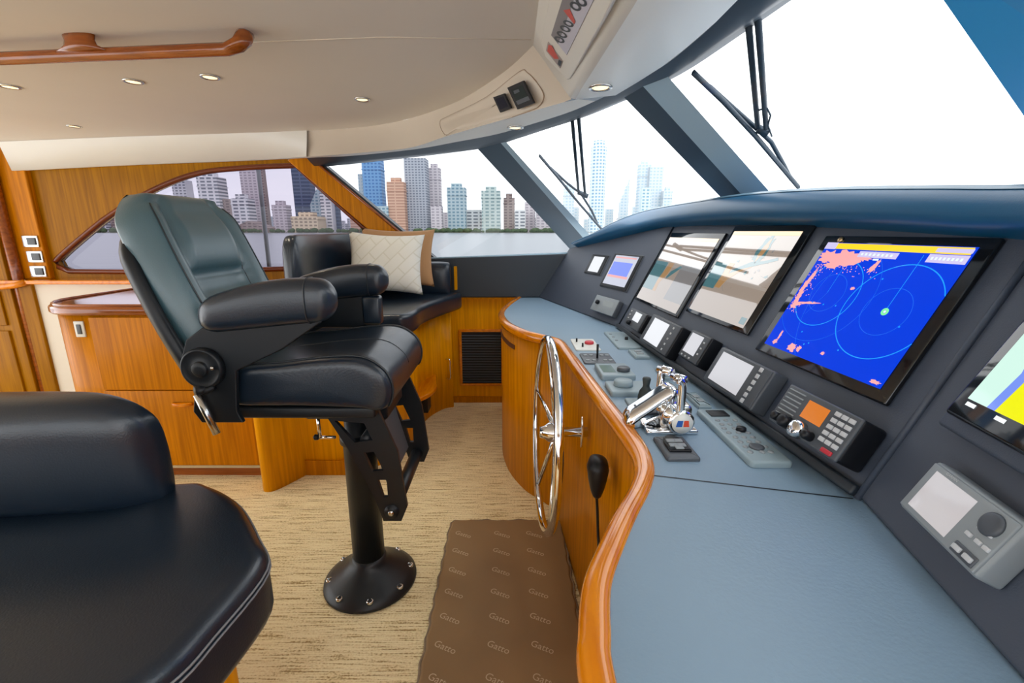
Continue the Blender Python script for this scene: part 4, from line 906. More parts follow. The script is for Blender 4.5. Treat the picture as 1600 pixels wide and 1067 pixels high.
# chrome crank below the seat
mb = MB(); cp = at(500, 683, y=1.5); mb.tube([cp + V((.055, .0, .0)), cp], .006, 8); mb.tube([cp, cp + V((0, 0, .085))], .0065, 8); ck = mb.build('height_crank', CHROME, t)
mb = MB(); mb.lathe([(.0, -.012), (.010, -.008), (.011, .004), (.0, .012)], 12, M=axisM(cp + V((-.014, 0, .0)), (-1, 0, 0))); mb.build('crank_knob', BLACKP, ck)
# footrest frame
def footplate(y_, nm):
    o_ = [at(*p, y=1.35) for p in ((500, 632), (588, 632), (622, 705), (637, 790), (628, 812), (600, 812), (586, 775), (545, 700))]
    o_ = [V((p.x, p.z)) for p in o_]
    holes = [[(524, 656), (570, 660), (583, 686), (555, 690)], [(569, 706), (585, 704), (600, 733), (583, 735)], [(591, 748), (605, 748), (607, 775), (600, 775)]]
    bm = bmesh.new()
    def loop(pts): vs = [bm.verts.new((p[0], 0, p[1])) for p in pts]; return [bm.edges.new((vs[i], vs[(i + 1) % len(vs)])) for i in range(len(vs))]
    es = loop(o_)
    for h_ in holes: es += loop([(lambda q: (q.x, q.z))(at(*p, y=1.35)) for p in h_])
    bmesh.ops.triangle_fill(bm, use_beauty=True, use_dissolve=False, edges=es)
    bm.verts.index_update(); mb = MB(); mb.add([v.co + V((0, y_, 0)) for v in bm.verts], [[v.index for v in f.verts] for f in bm.faces]); bm.free()
    o = mb.build(nm, BLACKM, t, solid=.014); return o
footplate(1.35, 'footrest_side_plate'); footplate(1.755, 'footrest_side_plate')
fb = at(613, 797, y=1.35)
mb = MB(); mb.tube([V((fb.x + .0, 1.335, fb.z)), V((fb.x, 1.77, fb.z))], .024, 16); mb.build('foot_bar', BLACKM, t)
mb = MB(); mb.lathe([(.010, 0), (.009, .005), (0, .006)], 16, M=axisM((fb.x, 1.334, fb.z), (0, -1, 0))); mb.build('bolt', STEEL, t)
mb = MB(); fa, fc = at(590, 650, y=1.35), at(622, 745, y=1.35)
mb.add([V((-.475, 1.42, .70)), V((-.475, 1.70, .70)), V((-.425, 1.70, .50)), V((-.425, 1.42, .50))], [(0, 1, 2, 3)]); mb.build('footrest_plate', GREYD, t, solid=.012)
mb = MB(); mb.tube([V((-.47, 1.35, .70)), V((-.47, 1.755, .70))], .018, 12); mb.build('upper_cross_bar', BLACKM, t)

# ================================================================ FOREGROUND BENCH SEAT
Z1 = .72
fo = [(-1.75, .98), (-1.2, 1.02)] + [(at(*p, z=Z1).x, at(*p, z=Z1).y) for p in ((285, 748), (330, 752), (372, 775), (402, 825))] + [(at(418, 900, z=.675).x, at(418, 900, z=.675).y), (at(330, 985, z=.70).x + .005, at(330, 985, z=.70).y), (at(255, 1067, z=.70).x, at(255, 1067, z=.70).y), (-.60, .42), (-.72, .30), (-.95, .22), (-1.75, .22)]
foc = [(p.x, p.y) for p in smooth([V((*p, 0)) for p in fo], 5, True)]
t = thing('bench_seat', (-1.1, .62, 0), 'black leather bench seat with double piping in the near left corner', 'bench seat')
mb = MB(); soft_prism(mb, foc, Z1 - .15, Z1, .035, crown=.0, r0=.03, k=6); sc_ = mb.build('seat_cushion', LEATHER, t)
if area2(foc) < 0: foc = foc[::-1]
for dz, di in ((-.030, -.0015), (-.040, -.0025)):
    mb = MB(); mb.tube([V((p.x, p.y, Z1 + dz)) for p in inset(foc, di)], .0022, 6, closed=True); mb.build('piping', STITCH, sc_)
mb = MB(); bo = inset(foc, .085); mb.prism([(p.x, p.y) for p in bo], 0, Z1 - .14); ob = mb.build('base', WOOD_L, t)
# backrest pad: swept section along x with rounded end
mb = MB(); rings = []
zT = .985
xs = [-1.85, -1.6, -1.3, -1.1, -1.0, -.95, -.91, -.88, -.862, -.852, -.847]
for i, x_ in enumerate(xs):
    q_ = max(0, (x_ + 1.02) / .173); e = math.sqrt(max(.0, 1 - q_ ** 2.4)); e = max(e, .05)
    yb_ = 1.06 - .02 * q_; yfr = .865 + .06 * max(0, (x_ + 1.3) / .45) + (1 - e) * .08
    zt = Z1 - .01 + (zT - Z1 + .01) * (.62 + .38 * e)
    if i == len(xs) - 1: zt = Z1 + .10
    sec = []
    for k in range(28):
        a_ = 2 * math.pi * k / 28; ca, sa = math.cos(a_), math.sin(a_)
        hw_, hh = (yb_ - yfr) / 2, (zt - Z1 + .02) / 2
        sec.append(V((x_, (yb_ + yfr) / 2 + math.copysign(abs(ca) ** .62, ca) * hw_, Z1 - .015 + hh + math.copysign(abs(sa) ** .62, sa) * hh)))
    rings.append(sec)
mb.loft(rings); mb.build('backrest', LEATHER, t, subsurf=1)

# ================================================================ PORT CABINET
t = thing('sideboard_cabinet', (-1.95, 2.8, 0), 'teak sideboard cabinet with rounded end and glossy top, left behind the helm chair', 'cabinet')
CF = 2.33; CTZ = .975
def plan(px, py, z): p = at(px, py, z=z); return (p.x, p.y)
x_l = -2.56
cab = [(-1.30, 3.34), (-1.30, CF + .0), (-2.24, CF)] + [(-2.24 - math.sin(q_) * .27, CF + .27 - math.cos(q_) * .27) for q_ in [math.radians(a_) for a_ in (15, 30, 45, 60, 75, 90)]] + [(-2.51, 3.34)]
mb = MB(); mb.prism(cab, .06, CTZ - .045, smooth=False); cb = mb.build('carcass', WOOD, t)
for p in cb.data.polygons: p.use_smooth = abs(p.normal.z) < .5
mb = MB(); mb.prism([(p.x, p.y) for p in inset(cab if area2(cab) > 0 else cab[::-1], .03)], 0, .06); mb.build('plinth', VARN, t)
mb = MB(); mb.box(-2.2, -1.38, CF - .008, CF, .062, .078); mb.build('kick_strip', STEEL, t)
top = inset(cab if area2(cab) > 0 else cab[::-1], -.03)
mb = MB(); soft_prism(mb, [(p.x, min(p.y, 3.355)) for p in top], CTZ - .045, CTZ, .016, k=4, r0=.012); tp = mb.build('top', VARN, t)
mb = MB(); fr_ = [(p.x, min(p.y, 3.33)) for p in inset(top, .055)]; mb.prism(fr_, CTZ - .001, CTZ + .001); mb.build('top_inlay', pm('glossy_top_inlay', (.42, .20, .10), .12, coat=1), tp)
mb = MB(); mb.tube([V((p.x, min(p.y, 3.34), CTZ + .004)) for p in inset(top, .02)], .008, 8, closed=True); mb.build('fiddle_rail', VARN, tp)
dx0 = at(141, 489, y=CF).x; dzs = at(310, 608, y=CF).z
mb = MB(); mb.rbox(dx0, -1.60 + .205, CF - .020, CF + .004, dzs + .003, CTZ - .055, .003); mb.build('upper_door', WOOD, t)
mb = MB(); mb.rbox(dx0, -1.395, CF - .020, CF + .004, .085, dzs - .003, .003); ld = mb.build('lower_door', WOOD, t)
hp = at(285, 631, y=CF - .024)
mb = MB(); soft_prism(mb, [(math.cos(q_) * .055, -abs(math.sin(q_)) * .03 if math.sin(q_) < 0 else 0.004) for q_ in [2 * math.pi * k / 24 for k in range(24)]], -.008, .008, .004, M=Matrix.Translation(hp)); mb.build('finger_pull', VARN_O, ld)
sp = at(126, 514, y=CF)
mb = MB(); mb.rbox(sp.x - .026, sp.x + .026, CF - .008, CF + .002, sp.z - .042, sp.z + .042, .004); sw = mb.build('switch_plate', WHITEP, t)
mb = MB(); mb.rbox(sp.x - .012, sp.x + .012, CF - .012, CF - .006, sp.z - .026, sp.z + .026, .003); mb.build('rocker', GREYD, sw)

# three switch plates on the pilaster
for (cx_, cy_), lab in (((50, 377), 'top one of the three steel switch plates stacked on the aft pilaster'), ((57, 401), 'middle one of the three steel switch plates stacked on the aft pilaster'), ((62, 424), 'bottom one of the three steel switch plates stacked on the aft pilaster')):
    p = at(cx_, cy_, y=3.46); t = thing('switch_plate', p + V((0, 0, -.04)), lab, 'switch', 'switch plates on the aft pilaster')
    mb = MB(); mb.rbox(p.x - .062, p.x + .055, 3.448, 3.462, p.z - .042, p.z + .042, .004); mb.build('plate', STEEL, t)
    mb = MB(); mb.rbox(p.x - .02, p.x + .042, 3.440, 3.450, p.z - .026, p.z + .026, .003); mb.build('rocker', GREYD, t)

# ================================================================ PORT SETTEE
t = thing('settee', (-.9, 2.9, 0), 'raised curved settee with black leather cushions on a teak base by the port windows', 'settee')
ZS = .915
fl = [(at(*p, z=0).x, at(*p, z=0).y) for p in ((712, 627), (693, 639), (672, 651), (660, 665), (656, 683))]
basep = [(-.46, 3.395), (-.465, 3.39)] + fl[1:] + [(-.66, 2.66), (-.78, 2.47), (-.93, 2.37), (-1.17, 2.36), (-1.20, 2.30), (-1.27, 2.19), (-1.33, 2.19), (-1.36, 2.30), (-1.36, 3.395), (-1.2, 3.395)]
bsm = smooth([V((*p, 0)) for p in basep[1:10]], 4)
bfull = [basep[0]] + [(p.x, p.y) for p in bsm] + smooth([V((*p, 0)) for p in basep[10:14]], 4).__class__([(p.x, p.y) for p in smooth([V((*p, 0)) for p in basep[10:14]], 4)]) + basep[14:]
mb = MB(); mb.prism(bfull, 0, ZS - .125); bo = mb.build('base', WOOD_L, t)
for p in bo.data.polygons: p.use_smooth = abs(p.normal.z) < .5 and p.area < .12
mb = MB(); mb.box(-1.17, -.93, 2.352, 2.37, 0, .09); mb.build('toe_board', WOOD, t)
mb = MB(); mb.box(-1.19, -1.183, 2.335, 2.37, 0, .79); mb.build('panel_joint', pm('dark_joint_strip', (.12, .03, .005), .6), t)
co = [(-1.22, 3.42), (-1.22, 2.34), (-1.05, 2.30)] + [plan(*p, ZS) for p in ((597, 492), (630, 491), (650, 485))] + [(-.54, 2.72), (-.50, 2.92), (-.415, 3.18), (-.375, 3.30), (-.385, 3.36), (-.50, 3.39), (-.9, 3.40)]
coc = [(p.x, p.y) for p in smooth([V((*p, 0)) for p in co], 4, True)]
mb = MB(); soft_prism(mb, coc, ZS - .12, ZS, .03, k=5, r0=.025); mb.build('seat_cushion', LEATHER, t)
# wrap-round backrest
pth = smooth([V(p) for p in ((-1.165, 2.42, 0), (-1.20, 2.75, 0), (-1.20, 3.05, 0), (-1.10, 3.24, 0), (-.90, 3.31, 0), (-.72, 3.32, 0), (-.56, 3.32, 0), (-.44, 3.32, 0))], 5)
L = len(pth); rings = []
for i, p in enumerate(pth):
    s_ = i / (L - 1); tt = (pth[min(i + 1, L - 1)] - pth[max(i - 1, 0)]).normalized(); nn = V((tt.y, -tt.x, 0))
    zt = 1.34 if s_ < .45 else 1.34 - .20 * min(1, (s_ - .45) / .3)
    e = 1
    if i < 4: e = (.55, .8, .93, .985)[i]
    if i > L - 5: e = (.55, .8, .93, .985)[L - 1 - i]
    hw_ = .062 * e; z0_ = ZS - .02; hh = (zt - z0_) / 2 * (.9 + .1 * e)
    rings.append([V((p.x, p.y, z0_ + hh)) + nn * (math.copysign(abs(math.cos(a_)) ** .6, math.cos(a_)) * hw_) + V((0, 0, math.copysign(abs(math.sin(a_)) ** .7, math.sin(a_)) * hh)) for a_ in [2 * math.pi * k / 24 for k in range(24)]])
mb = MB(); mb.loft(rings); mb.build('backrest', LEATHER, t, subsurf=1)
hp = at(702, 592, y=3.30)
mb = MB(); hx = -.475
mb.tube(smooth([V((hx - .03, 3.36, .40)), V((hx + .0, 3.35, .40)), V((hx, 3.35, .33)), V((hx, 3.35, .25)), V((hx - .03, 3.36, .25))], 3), .006, 8); mb.build('door_handle', CHROME, t)
mb = MB(); mb.box(-.425, -.405, 3.37, 3.40, .93, 1.10); mb.build('end_post', WOOD_L, t)
# wooden step
sc0 = at(658, 600, z=.30)
t2 = thing('boarding_step', (sc0.x - .02, sc0.y, .2), 'small rounded teak step projecting from the settee base', 'step')
st_ = [(-.74, 3.20), (-.64, 3.32), (-.575, 3.30), (-.545, 3.15), (-.52, 3.0), (-.55, 2.86), (-.62, 2.76), (-.74, 2.72)]
mb = MB(); soft_prism(mb, [(p.x, p.y) for p in smooth([V((*p, 0)) for p in st_], 4, True)], .275, .305, .01, k=3, r0=.008); mb.build('tread', VARN_O, t2)
mb = MB(); mb.box(-.66, -.585, 2.98, 3.10, .12, .276); mb.build('bracket', BLACKM, t2)

# cushions
def pillow(name, label, M, w_, h_, th, mat):
    n = 20; g1 = []; g2 = []
    for j in range(n + 1):
        r1 = []; r2 = []
        for i in range(n + 1):
            u, v = -1 + 2 * i / n, -1 + 2 * j / n
            pin = 1 - .10 * (1 - abs(u) ** 2) * abs(v) ** 3; pin2 = 1 - .10 * (1 - abs(v) ** 2) * abs(u) ** 3
            x_, y_ = u * w_ / 2 * pin2, v * h_ / 2 * pin
            zz = th / 2 * ((1 - abs(u) ** 2.6) * (1 - abs(v) ** 2.6)) ** .55
            r1.append(V((x_, y_, zz))); r2.append(V((x_, y_, -zz)))
        g1.append(r1); g2.append(r2)
    mb = MB(); mb.loft(g1, 0, False, True, False, M=M); mb.loft(g2, 0, False, True, False, M=M)
    return tag(mb.build(name, mat), label, 'pillow', 'pillows on the port settee')
c_ = at(603, 411, y=3.02)
pillow('throw_pillow', 'cream patterned throw pillow leaning in front of the tan one on the settee', axisM(c_, (.10, -1, .30), x=(1, 0, -.02)), .49, .40, .15, CREAM)
c_ = at(622, 402, y=3.19)
pillow('throw_pillow', 'tan throw pillow mostly hidden behind the cream one on the settee', axisM(c_, (.08, -1, .28), x=(1, 0, 0)), .50, .40, .12, TAN)

# vent grille
vx0, vx1, vz0, vz1 = -.395, -.085, .165, .585
t = thing('vent_grille', ((vx0 + vx1) / 2, WY, vz0), 'black louvred vent grille in a teak frame at the end of the footwell', 'vent grille')
mb = MB(); e_ = .022
for q_ in ((vx0 - e_, vx1 + e_, vz1, vz1 + e_), (vx0 - e_, vx1 + e_, vz0 - e_, vz0), (vx0 - e_, vx0, vz0, vz1), (vx1, vx1 + e_, vz0, vz1)): mb.box(q_[0], q_[1], WY - .016, WY, q_[2], q_[3])
mb.build('frame', VARN_O, t, bevel=.003)
mb = MB(); mb.box(vx0, vx1, WY - .004, WY + .0, vz0, vz1); mb.build('backing', BLACKP, t)
for k in range(19):
    zz = vz0 + .012 + k * (vz1 - vz0 - .02) / 19; mb = MB(); mb.box(vx0, vx1, -.006, .006, -.0015, .0015, M=Matrix.Translation((0, WY - .010, zz)) @ Matrix.Rotation(math.radians(35), 4, 'X')); mb.build('louvre', GREYD, t)

# ================================================================ OVERHEAD
GLOW = pm('lamp_lens', (.9, .85, .7), .4, emis=(1, .84, .50), es=1.0)
def downlight(p, lab, power=6):
    t = thing('downlight', p, lab, 'ceiling light', 'recessed downlights')
    mb = MB(); mb.lathe([(.040, .002), (.040, -.004), (.034, -.006), (.027, -.002), (.027, .002)], 28, M=Matrix.Translation(p)); mb.build('trim_ring', STEEL, t)
    mb = MB(); mb.lathe([(.027, .0), (.026, -.003), (0, -.0035)], 24, M=Matrix.Translation(p)); mb.build('lens', GLOW, t)
    l = bpy.data.lights.new('downlight_lamp', 'SPOT'); l.energy = power; l.spot_size = math.radians(110); l.spot_blend = .8; l.color = (1, .88, .68); l.shadow_soft_size = .03
    o = bpy.data.objects.new('downlight_lamp', l); COL.objects.link(o); o.parent = t; o.location = (0, 0, -.012)
for (px, py), lab in (((15, 135), 'lit downlight at the far left of the ceiling below the wooden handrail'), ((208, 127), 'lit ceiling downlight under the middle bracket end of the handrail, second of its row'), ((328, 120), 'lit ceiling downlight nearest the rounded end of the handrail'), ((116, 197), 'lit ceiling downlight nearest the port valance at the left'), ((566, 155), 'lit ceiling downlight standing alone near the curve of the valance')):
    p = at(px, py, z=CEIL - .001); downlight(p, lab)
downlight(at(938, 136, z=SOF - .012), 'lit downlight in the pale underside of the overhead box', 3)
p = at(805, 199, z=SOF - .001)
downlight(p, 'lit downlight in the narrow soffit strip below the two gauges', 2)
# handrail
hz = CEIL
def hr(px, py, z): return at(px, py, z=z)
t = thing('ceiling_handrail', hr(130, 80, CEIL), 'varnished teak handrail fixed to the ceiling at the upper left', 'handrail')
a0 = hr(-60, 94, 1.945); a1 = hr(355, 77, 1.945)
mb = MB(); path = [a0.lerp(a1, k / 12) for k in range(13)] + [hr(372, 70, 1.952), hr(381, 60, 1.972), hr(383, 54, 1.998)]
mb.tube(path, [.021] * 13 + [.024, .027, .028], 12); mb.build('rail', VARN, t)
pf = hr(127, 78, 1.955); dirr = (a1 - a0).normalized()
mb = MB(); rings = []
for z_, hl in ((CEIL, .060), (1.985, .055), (1.968, .062), (1.950, .10)):
    rings.append([V((pf.x, pf.y, z_)) + dirr * (math.cos(a_) * hl) + V((0, 1, 0)) * (math.sin(a_) * .022) for a_ in [2 * math.pi * k / 20 for k in range(20)]])
mb.loft(rings); mb.build('bracket', VARN, t)

# overhead box at the helm
ft_ = [at(833, 71, z=CEIL), at(842, 0, z=CEIL), V((.07, .6, CEIL)), V((.07, -.3, CEIL))]
fb_ = [at(891, 153, z=SOF - .01), at(980, 0, z=SOF - .01), V((.25, .6, SOF - .01)), V((.25, -.3, SOF - .01))]
t = thing('overhead_console', V((.3, 1.0, SOF)), 'off-white overhead console box above the helm with labelled switch panel', 'overhead console')
tl_ = resample(ft_, 16); bl_ = resample(fb_, 16)
ro = resample([at(907, 154, z=SOF - .01), at(940, 156, z=SOF - .01) + V((0, 0, 0)), at(960, 150, z=SOF - .01), at(997, 128, z=SOF - .01), at(1041, 100, z=SOF - .01), at(1088, 62, z=SOF - .01), at(1129, 25, z=SOF - .01), at(1150, 0, z=SOF - .01), V((.50, .7, SOF - .01)), V((.50, -.3, SOF - .01))], 16)
mb = MB()
edge_r = [b_ + (r_ - b_).normalized() * .02 + V((0, 0, -.004)) for b_, r_ in zip(bl_, ro)]
mb.loft([tl_, [a_.lerp(b_, .93) for a_, b_ in zip(tl_, bl_)], bl_, edge_r, ro, [p + V((.0, 0, .17)) for p in ro]], 0, False, True, False)
for i, f in enumerate(mb.f): pass
n15 = 15
for i in range(len(mb.f)):
    if i >= 3 * n15: mb.m[i] = 1
mb.add([tl_[0], bl_[0], edge_r[0], ro[0], ro[0] + V((0, 0, .17))], [(0, 1, 2, 3, 4)], 0)
mb.build('body', [HEADV, SOFF], t)
# face plane frame
fo0 = tl_[0]; dn = (bl_[3] - tl_[3]).normalized(); al = (tl_[4] - tl_[0]).normalized(); nf = al.cross(dn).normalized()
if nf.dot(CAM - fo0) < 0: nf = -nf
def fp(px, py, off): 
    n_ = nf; P0 = fo0 + n_ * off; r = ray(px, py); return CAM + r * ((P0 - CAM).dot(n_) / r.dot(n_))
def facepoly(px, off): return [fp(*p, off) for p in px]
def slab(mb, pts, th, mi=0):
    n = len(pts); vs = pts + [p - nf * th for p in pts]; mb.add(vs, [list(range(n)), list(range(n, 2 * n))[::-1]] + [(i, (i + 1) % n, n + (i + 1) % n, n + i) for i in range(n)], mi)
lid = [(862, -20), (850, 35), (845, 66), (852, 89), (886, 125), (890, 124), (905, 98), (938, 39), (968, -20)]
mb = MB(); slab(mb, facepoly(lid, .012), .02); ld = mb.build('panel_lid', HEADV, t, bevel=.004)
mb = MB(); slab(mb, facepoly([(884, -18), (861, 55), (885, 86), (936, -18)], .0145), .004); lp = mb.build('switch_panel', pm('pale_violet_label', (.48, .47, .55), .3), ld)
mb = MB(); slab(mb, facepoly([(856, 66), (853, 79), (875, 107), (879, 96)], .0145), .004); sp_ = mb.build('small_label', pm('grey_label', (.33, .27, .25), .4), ld)
mb = flat()
def fquad(px, off, mi): mb.poly(facepoly(px, off), mi)
fquad([(884, -18), (861, 55), (872, 69), (903, -18)], .0150, 2)
def fring(cx, cy, rx, ry, wd, mi, rot=0):
    n = 16; vs = []
    for k in range(n + 1):
        a_ = 2 * math.pi * k / n
        for q_ in (1, 1 - wd):
            x_, y_ = math.cos(a_) * rx * q_, math.sin(a_) * ry * q_
            vs.append(fp(cx + x_ * math.cos(rot) - y_ * math.sin(rot), cy + x_ * math.sin(rot) + y_ * math.cos(rot), .0155))
    mb.add(vs, [(2 * k, 2 * k + 1, 2 * k + 3, 2 * k + 2) for k in range(n)], mi)
for cx, cy in ((874, 62), (878, 54), (883, 45), (888, 37)): fring(cx, cy, 9, 4.2, .45, 0, .45)
for cx, cy in ((899, 10), (908, 3), (905, -10)): fring(cx, cy, 10, 6, .45, 0, .6)
fquad([(880, 16), (890, 14), (899, 34), (897, 38)], .0156, 1); fquad([(857, 70), (862, 71), (873, 92), (866, 92), (855, 80)], .0153, 1); fquad([(873, 93), (878, 96), (875, 104), (871, 100)], .0153, 0)
mb.build('panel_markings', [pm('print_black', (.02, .03, .04), .4), pm('print_red', (.55, .06, .04), .4), pm('print_grey', (.20, .19, .20), .4)], ld)
# gauge panel in the valance
def vface(px, py, off=.0):                              # plane of the valance face near the gauges
    a_, b_, c_ = at(780, 118, z=CEIL), at(800, 183, z=SOF), at(700, 165, z=CEIL)
    n_ = (b_ - a_).cross(c_ - a_).normalized()
    if n_.dot(CAM - a_) < 0: n_ = -n_
    r = ray(px, py); P0 = a_ + n_ * (off + .0); return CAM + r * ((P0 - CAM).dot(n_) / r.dot(n_)), n_
def vslab(mb, px, off, th, mi=0):
    pts = [vface(*p, off)[0] for p in px]; n_ = vface(0, 0)[1]; n = len(pts); vs = pts + [p - n_ * th for p in pts]
    mb.add(vs, [list(range(n)), list(range(n, 2 * n))[::-1]] + [(i, (i + 1) % n, n + (i + 1) % n, n + i) for i in range(n)], mi)
outl = smooth([V((*p, 0)) for p in ((688, 190), (700, 182), (760, 152), (812, 112), (824, 113), (840, 130), (850, 150), (842, 166), (820, 176), (760, 196), (705, 211), (692, 206))], 4, True)
t = thing('instrument_fascia', vface(770, 165)[0], 'long beige oval fascia panel set in the valance around two black gauges', 'panel')
from mathutils.bvhtree import BVHTree
_m = bpy.data.objects['trim_1'].data; _bv = BVHTree.FromPolygons([v.co.copy() for v in _m.vertices], [list(p.vertices) for p in _m.polygons])
def onval(px, py, off):
    r = ray(px, py).normalized(); h = _bv.ray_cast(CAM, r); p = h[0] if h[0] is not None else vface(px, py)[0]
    n_ = h[1] if h[0] is not None else vface(px, py)[1]
    if n_.dot(r) > 0: n_ = -n_
    return p + n_ * off
oc = V((sum(p.x for p in outl) / len(outl), sum(p.y for p in outl) / len(outl), 0))
rings = [[onval(oc.x + (p.x - oc.x) * k_, oc.y + (p.y - oc.y) * k_, .004 if k_ < .99 else .0005) for p in outl] for k_ in (1, .985, .8, .6, .4, .2, .05)]
mb = MB(); mb.loft(rings, 0, False, True); mb.build('fascia', HEADP, t)
mb = MB(); mb.tube([onval(p.x, p.y, .001) for p in outl], .0022, 6, closed=True); mb.build('fascia_edge', pm('tan_edge_piping', (.34, .24, .16), .5), t)
for px, lab in ((((770, 152), (787, 146), (798, 169), (781, 176)), 'smaller blank black square gauge set in the beige fascia'), (((792, 137), (817, 126), (834, 161), (808, 171)), 'larger black square display with dim readout in the beige fascia')):
    c_ = vface(*px[0])[0]; t = thing('overhead_gauge', vface(sum(p[0] for p in px) / 4, sum(p[1] for p in px) / 4, .014)[0], lab, 'gauge', 'gauges in the overhead fascia')
    mb = MB(); vslab(mb, px, .016, .010); mb.build('housing', BLACKP, t, bevel=.002)
    cx, cy = sum(p[0] for p in px) / 4, sum(p[1] for p in px) / 4
    q_ = [((p[0] - cx) * .7 + cx, (p[1] - cy) * .7 + cy) for p in px]; mb = MB(); vslab(mb, q_, .0165, .002); mb.build('display', pm('dim_display', (.008, .010, .022) if 'blank' in lab else (.02, .03, .028), .5, spec=.15), t)
    if 'larger' in lab:
        mb = MB(); vslab(mb, [(806, 158), (825, 150), (828, 156), (809, 164)], .0172, .001); mb.build('readout', GREYD, t)
        mb = MB(); vslab(mb, [(802, 142), (810, 139), (812, 143), (804, 147)], .0172, .001); mb.build('readout', GREYD, t)

# wipers outside the windscreen
def paneplane(a_, b_, c_):
    n_ = (b_ - a_).cross(c_ - a_).normalized()
    if n_.dot(CAM - a_) < 0: n_ = -n_
    def f(px, py, off=.03): P0 = a_ - n_ * off; r = ray(px, py); return CAM + r * ((P0 - CAM).dot(n_) / r.dot(n_))
    return f
def wiper(f, lab, arms, blade, arm2, piv, r):
    t = thing('windscreen_wiper', f(*arms[0][1]), lab, 'windscreen wiper', 'windscreen wipers')
    for a_ in arms: mb = MB(); mb.tube([f(*a_[0]), f(*a_[1])], r, 8); mb.build('arm', WIPM, t)
    mb = MB(); mb.tube([f(*p, .01) for p in blade], r * .75, 8, flat=1.5); mb.build('blade', WIPM, t)
    mb = MB(); mb.tube([f(*p, .035) for p in arm2], r * .9, 8); mb.build('blade_carrier', WIPM, t)
    mb = MB(); mb.tube([f(piv[0] - 6, piv[1] - 2), f(piv[0] + 10, piv[1] + 5)], r * 1.7, 8); mb.build('pivot_joint', WIPM, t)
    return t
WIPM = pm('wiper_blue_black', (.015, .035, .06), .5)
f4 = paneplane(P3R[0], P4L[0], P4L[1]); f3 = paneplane(P2R[0], P3L[0], P3L[1])
t = wiper(f4, 'windscreen wiper with cord loop on the large forward pane', (((1168, 20), (1184, 198)), ((1183, 12), (1197, 200))), ((1083, 113), (1130, 158), (1180, 212), (1248, 293)), ((1108, 135), (1145, 168), (1188, 206), (1205, 222), (1225, 258), (1236, 280)), (1190, 203), .0085)
mb = MB(); mb.tube([f4(1186, 172), f4(1198, 168), f4(1204, 180), f4(1200, 196), f4(1206, 213)], .003, 6); mb.build('cord', WIPM, t)
wiper(f3, 'windscreen wiper on the narrower pane above the brow end', (((894, 186), (904, 300)), ((904, 183), (914, 302))), ((843, 243), (870, 275), (905, 318), (940, 358)), ((860, 262), (885, 285), (908, 303), (925, 330), (933, 348)), (909, 302), .0085)

# ================================================================ OUTSIDE
WZ = -2.2
mb = MB(); mb.poly([(-6000, 4.5, WZ), (9000, 4.5, WZ), (9000, 5200, WZ), (-6000, 5200, WZ)]); struct(mb.build('water', water(), keep=True))
t = thing('side_deck_stanchion', at(420, 412, y=3.95) + V((0, 0, -1.2)), 'thin steel pole standing outside the port side window', 'pole')
mb = MB(); mb.tube([at(402, 250, y=3.95), at(421, 420, y=3.95), at(421, 420, y=3.95) + V((.02, 0, -1.2))], .017, 10); mb.build('pole', GREYP, t)
def bldmat(name, wall, win, fz=3.4, fx=5.0, dz=.5, dx=.6):
    m, nt, b = newmat(name); tc = nt.nodes.new('ShaderNodeTexCoord'); sp = nt.nodes.new('ShaderNodeSeparateXYZ'); nt.links.new(tc.outputs['Object'], sp.inputs[0])
    def cell(sock, per, duty):
        d_ = nt.nodes.new('ShaderNodeMath'); d_.operation = 'DIVIDE'; d_.inputs[1].default_value = per; nt.links.new(sock, d_.inputs[0])
        f_ = nt.nodes.new('ShaderNodeMath'); f_.operation = 'FRACT'; nt.links.new(d_.outputs[0], f_.inputs[0])
        g_ = nt.nodes.new('ShaderNodeMath'); g_.operation = 'LESS_THAN'; g_.inputs[1].default_value = duty; nt.links.new(f_.outputs[0], g_.inputs[0]); return g_.outputs[0]
    a_ = cell(sp.outputs['Z'], fz, dz); c_ = cell(sp.outputs['X'], fx, dx)
    mu = nt.nodes.new('ShaderNodeMath'); mu.operation = 'MULTIPLY'; nt.links.new(a_, mu.inputs[0]); nt.links.new(c_, mu.inputs[1])
    mx = nt.nodes.new('ShaderNodeMix'); mx.data_type = 'RGBA'; mx.inputs[6].default_value = (*wall, 1); mx.inputs[7].default_value = (*win, 1)
    nt.links.new(mu.outputs[0], mx.inputs[0]); nt.links.new(mx.outputs[2], b.inputs['Base Color']); b.inputs['Roughness'].default_value = .6
    return m
BM = dict(  # distance haze is put into the pale tower colours
    grey=bldmat('grey_tower', (.62, .62, .66), (.17, .18, .22), 6, 9), white=bldmat('white_tower', (.82, .82, .82), (.22, .24, .28), 7, 14, .5, .7),
    navy=bldmat('dark_glass_tower', (.12, .16, .26), (.05, .08, .15), 8, 30, .6, .9), blue=bldmat('blue_tower', (.16, .34, .62), (.06, .18, .42), 7, 8), salmon=bldmat('salmon_tower', (.70, .44, .32), (.46, .25, .18), 6, 24, .45, .9),
    grid=bldmat('grid_tower', (.46, .49, .55), (.18, .20, .26), 5.5, 7), pink=bldmat('pinkish_tower', (.68, .62, .65), (.38, .34, .38), 6, 10), teal=bldmat('teal_tower', (.46, .56, .60), (.16, .28, .36), 7, 9),
    green=bldmat('pale_green_tower', (.58, .66, .63), (.26, .36, .37), 7, 12), brown=bldmat('brown_tower', (.36, .28, .26), (.18, .13, .13), 6, 11), pale=bldmat('haze_pale_tower', (.46, .51, .55), (.32, .42, .50), 7, 8),
    ice=bldmat('haze_blue_tower', (.48, .56, .60), (.16, .28, .40), 7, 7), yellow=bldmat('cream_block', (.80, .66, .45), (.36, .28, .2), 7, 10))
SH_ = 1010
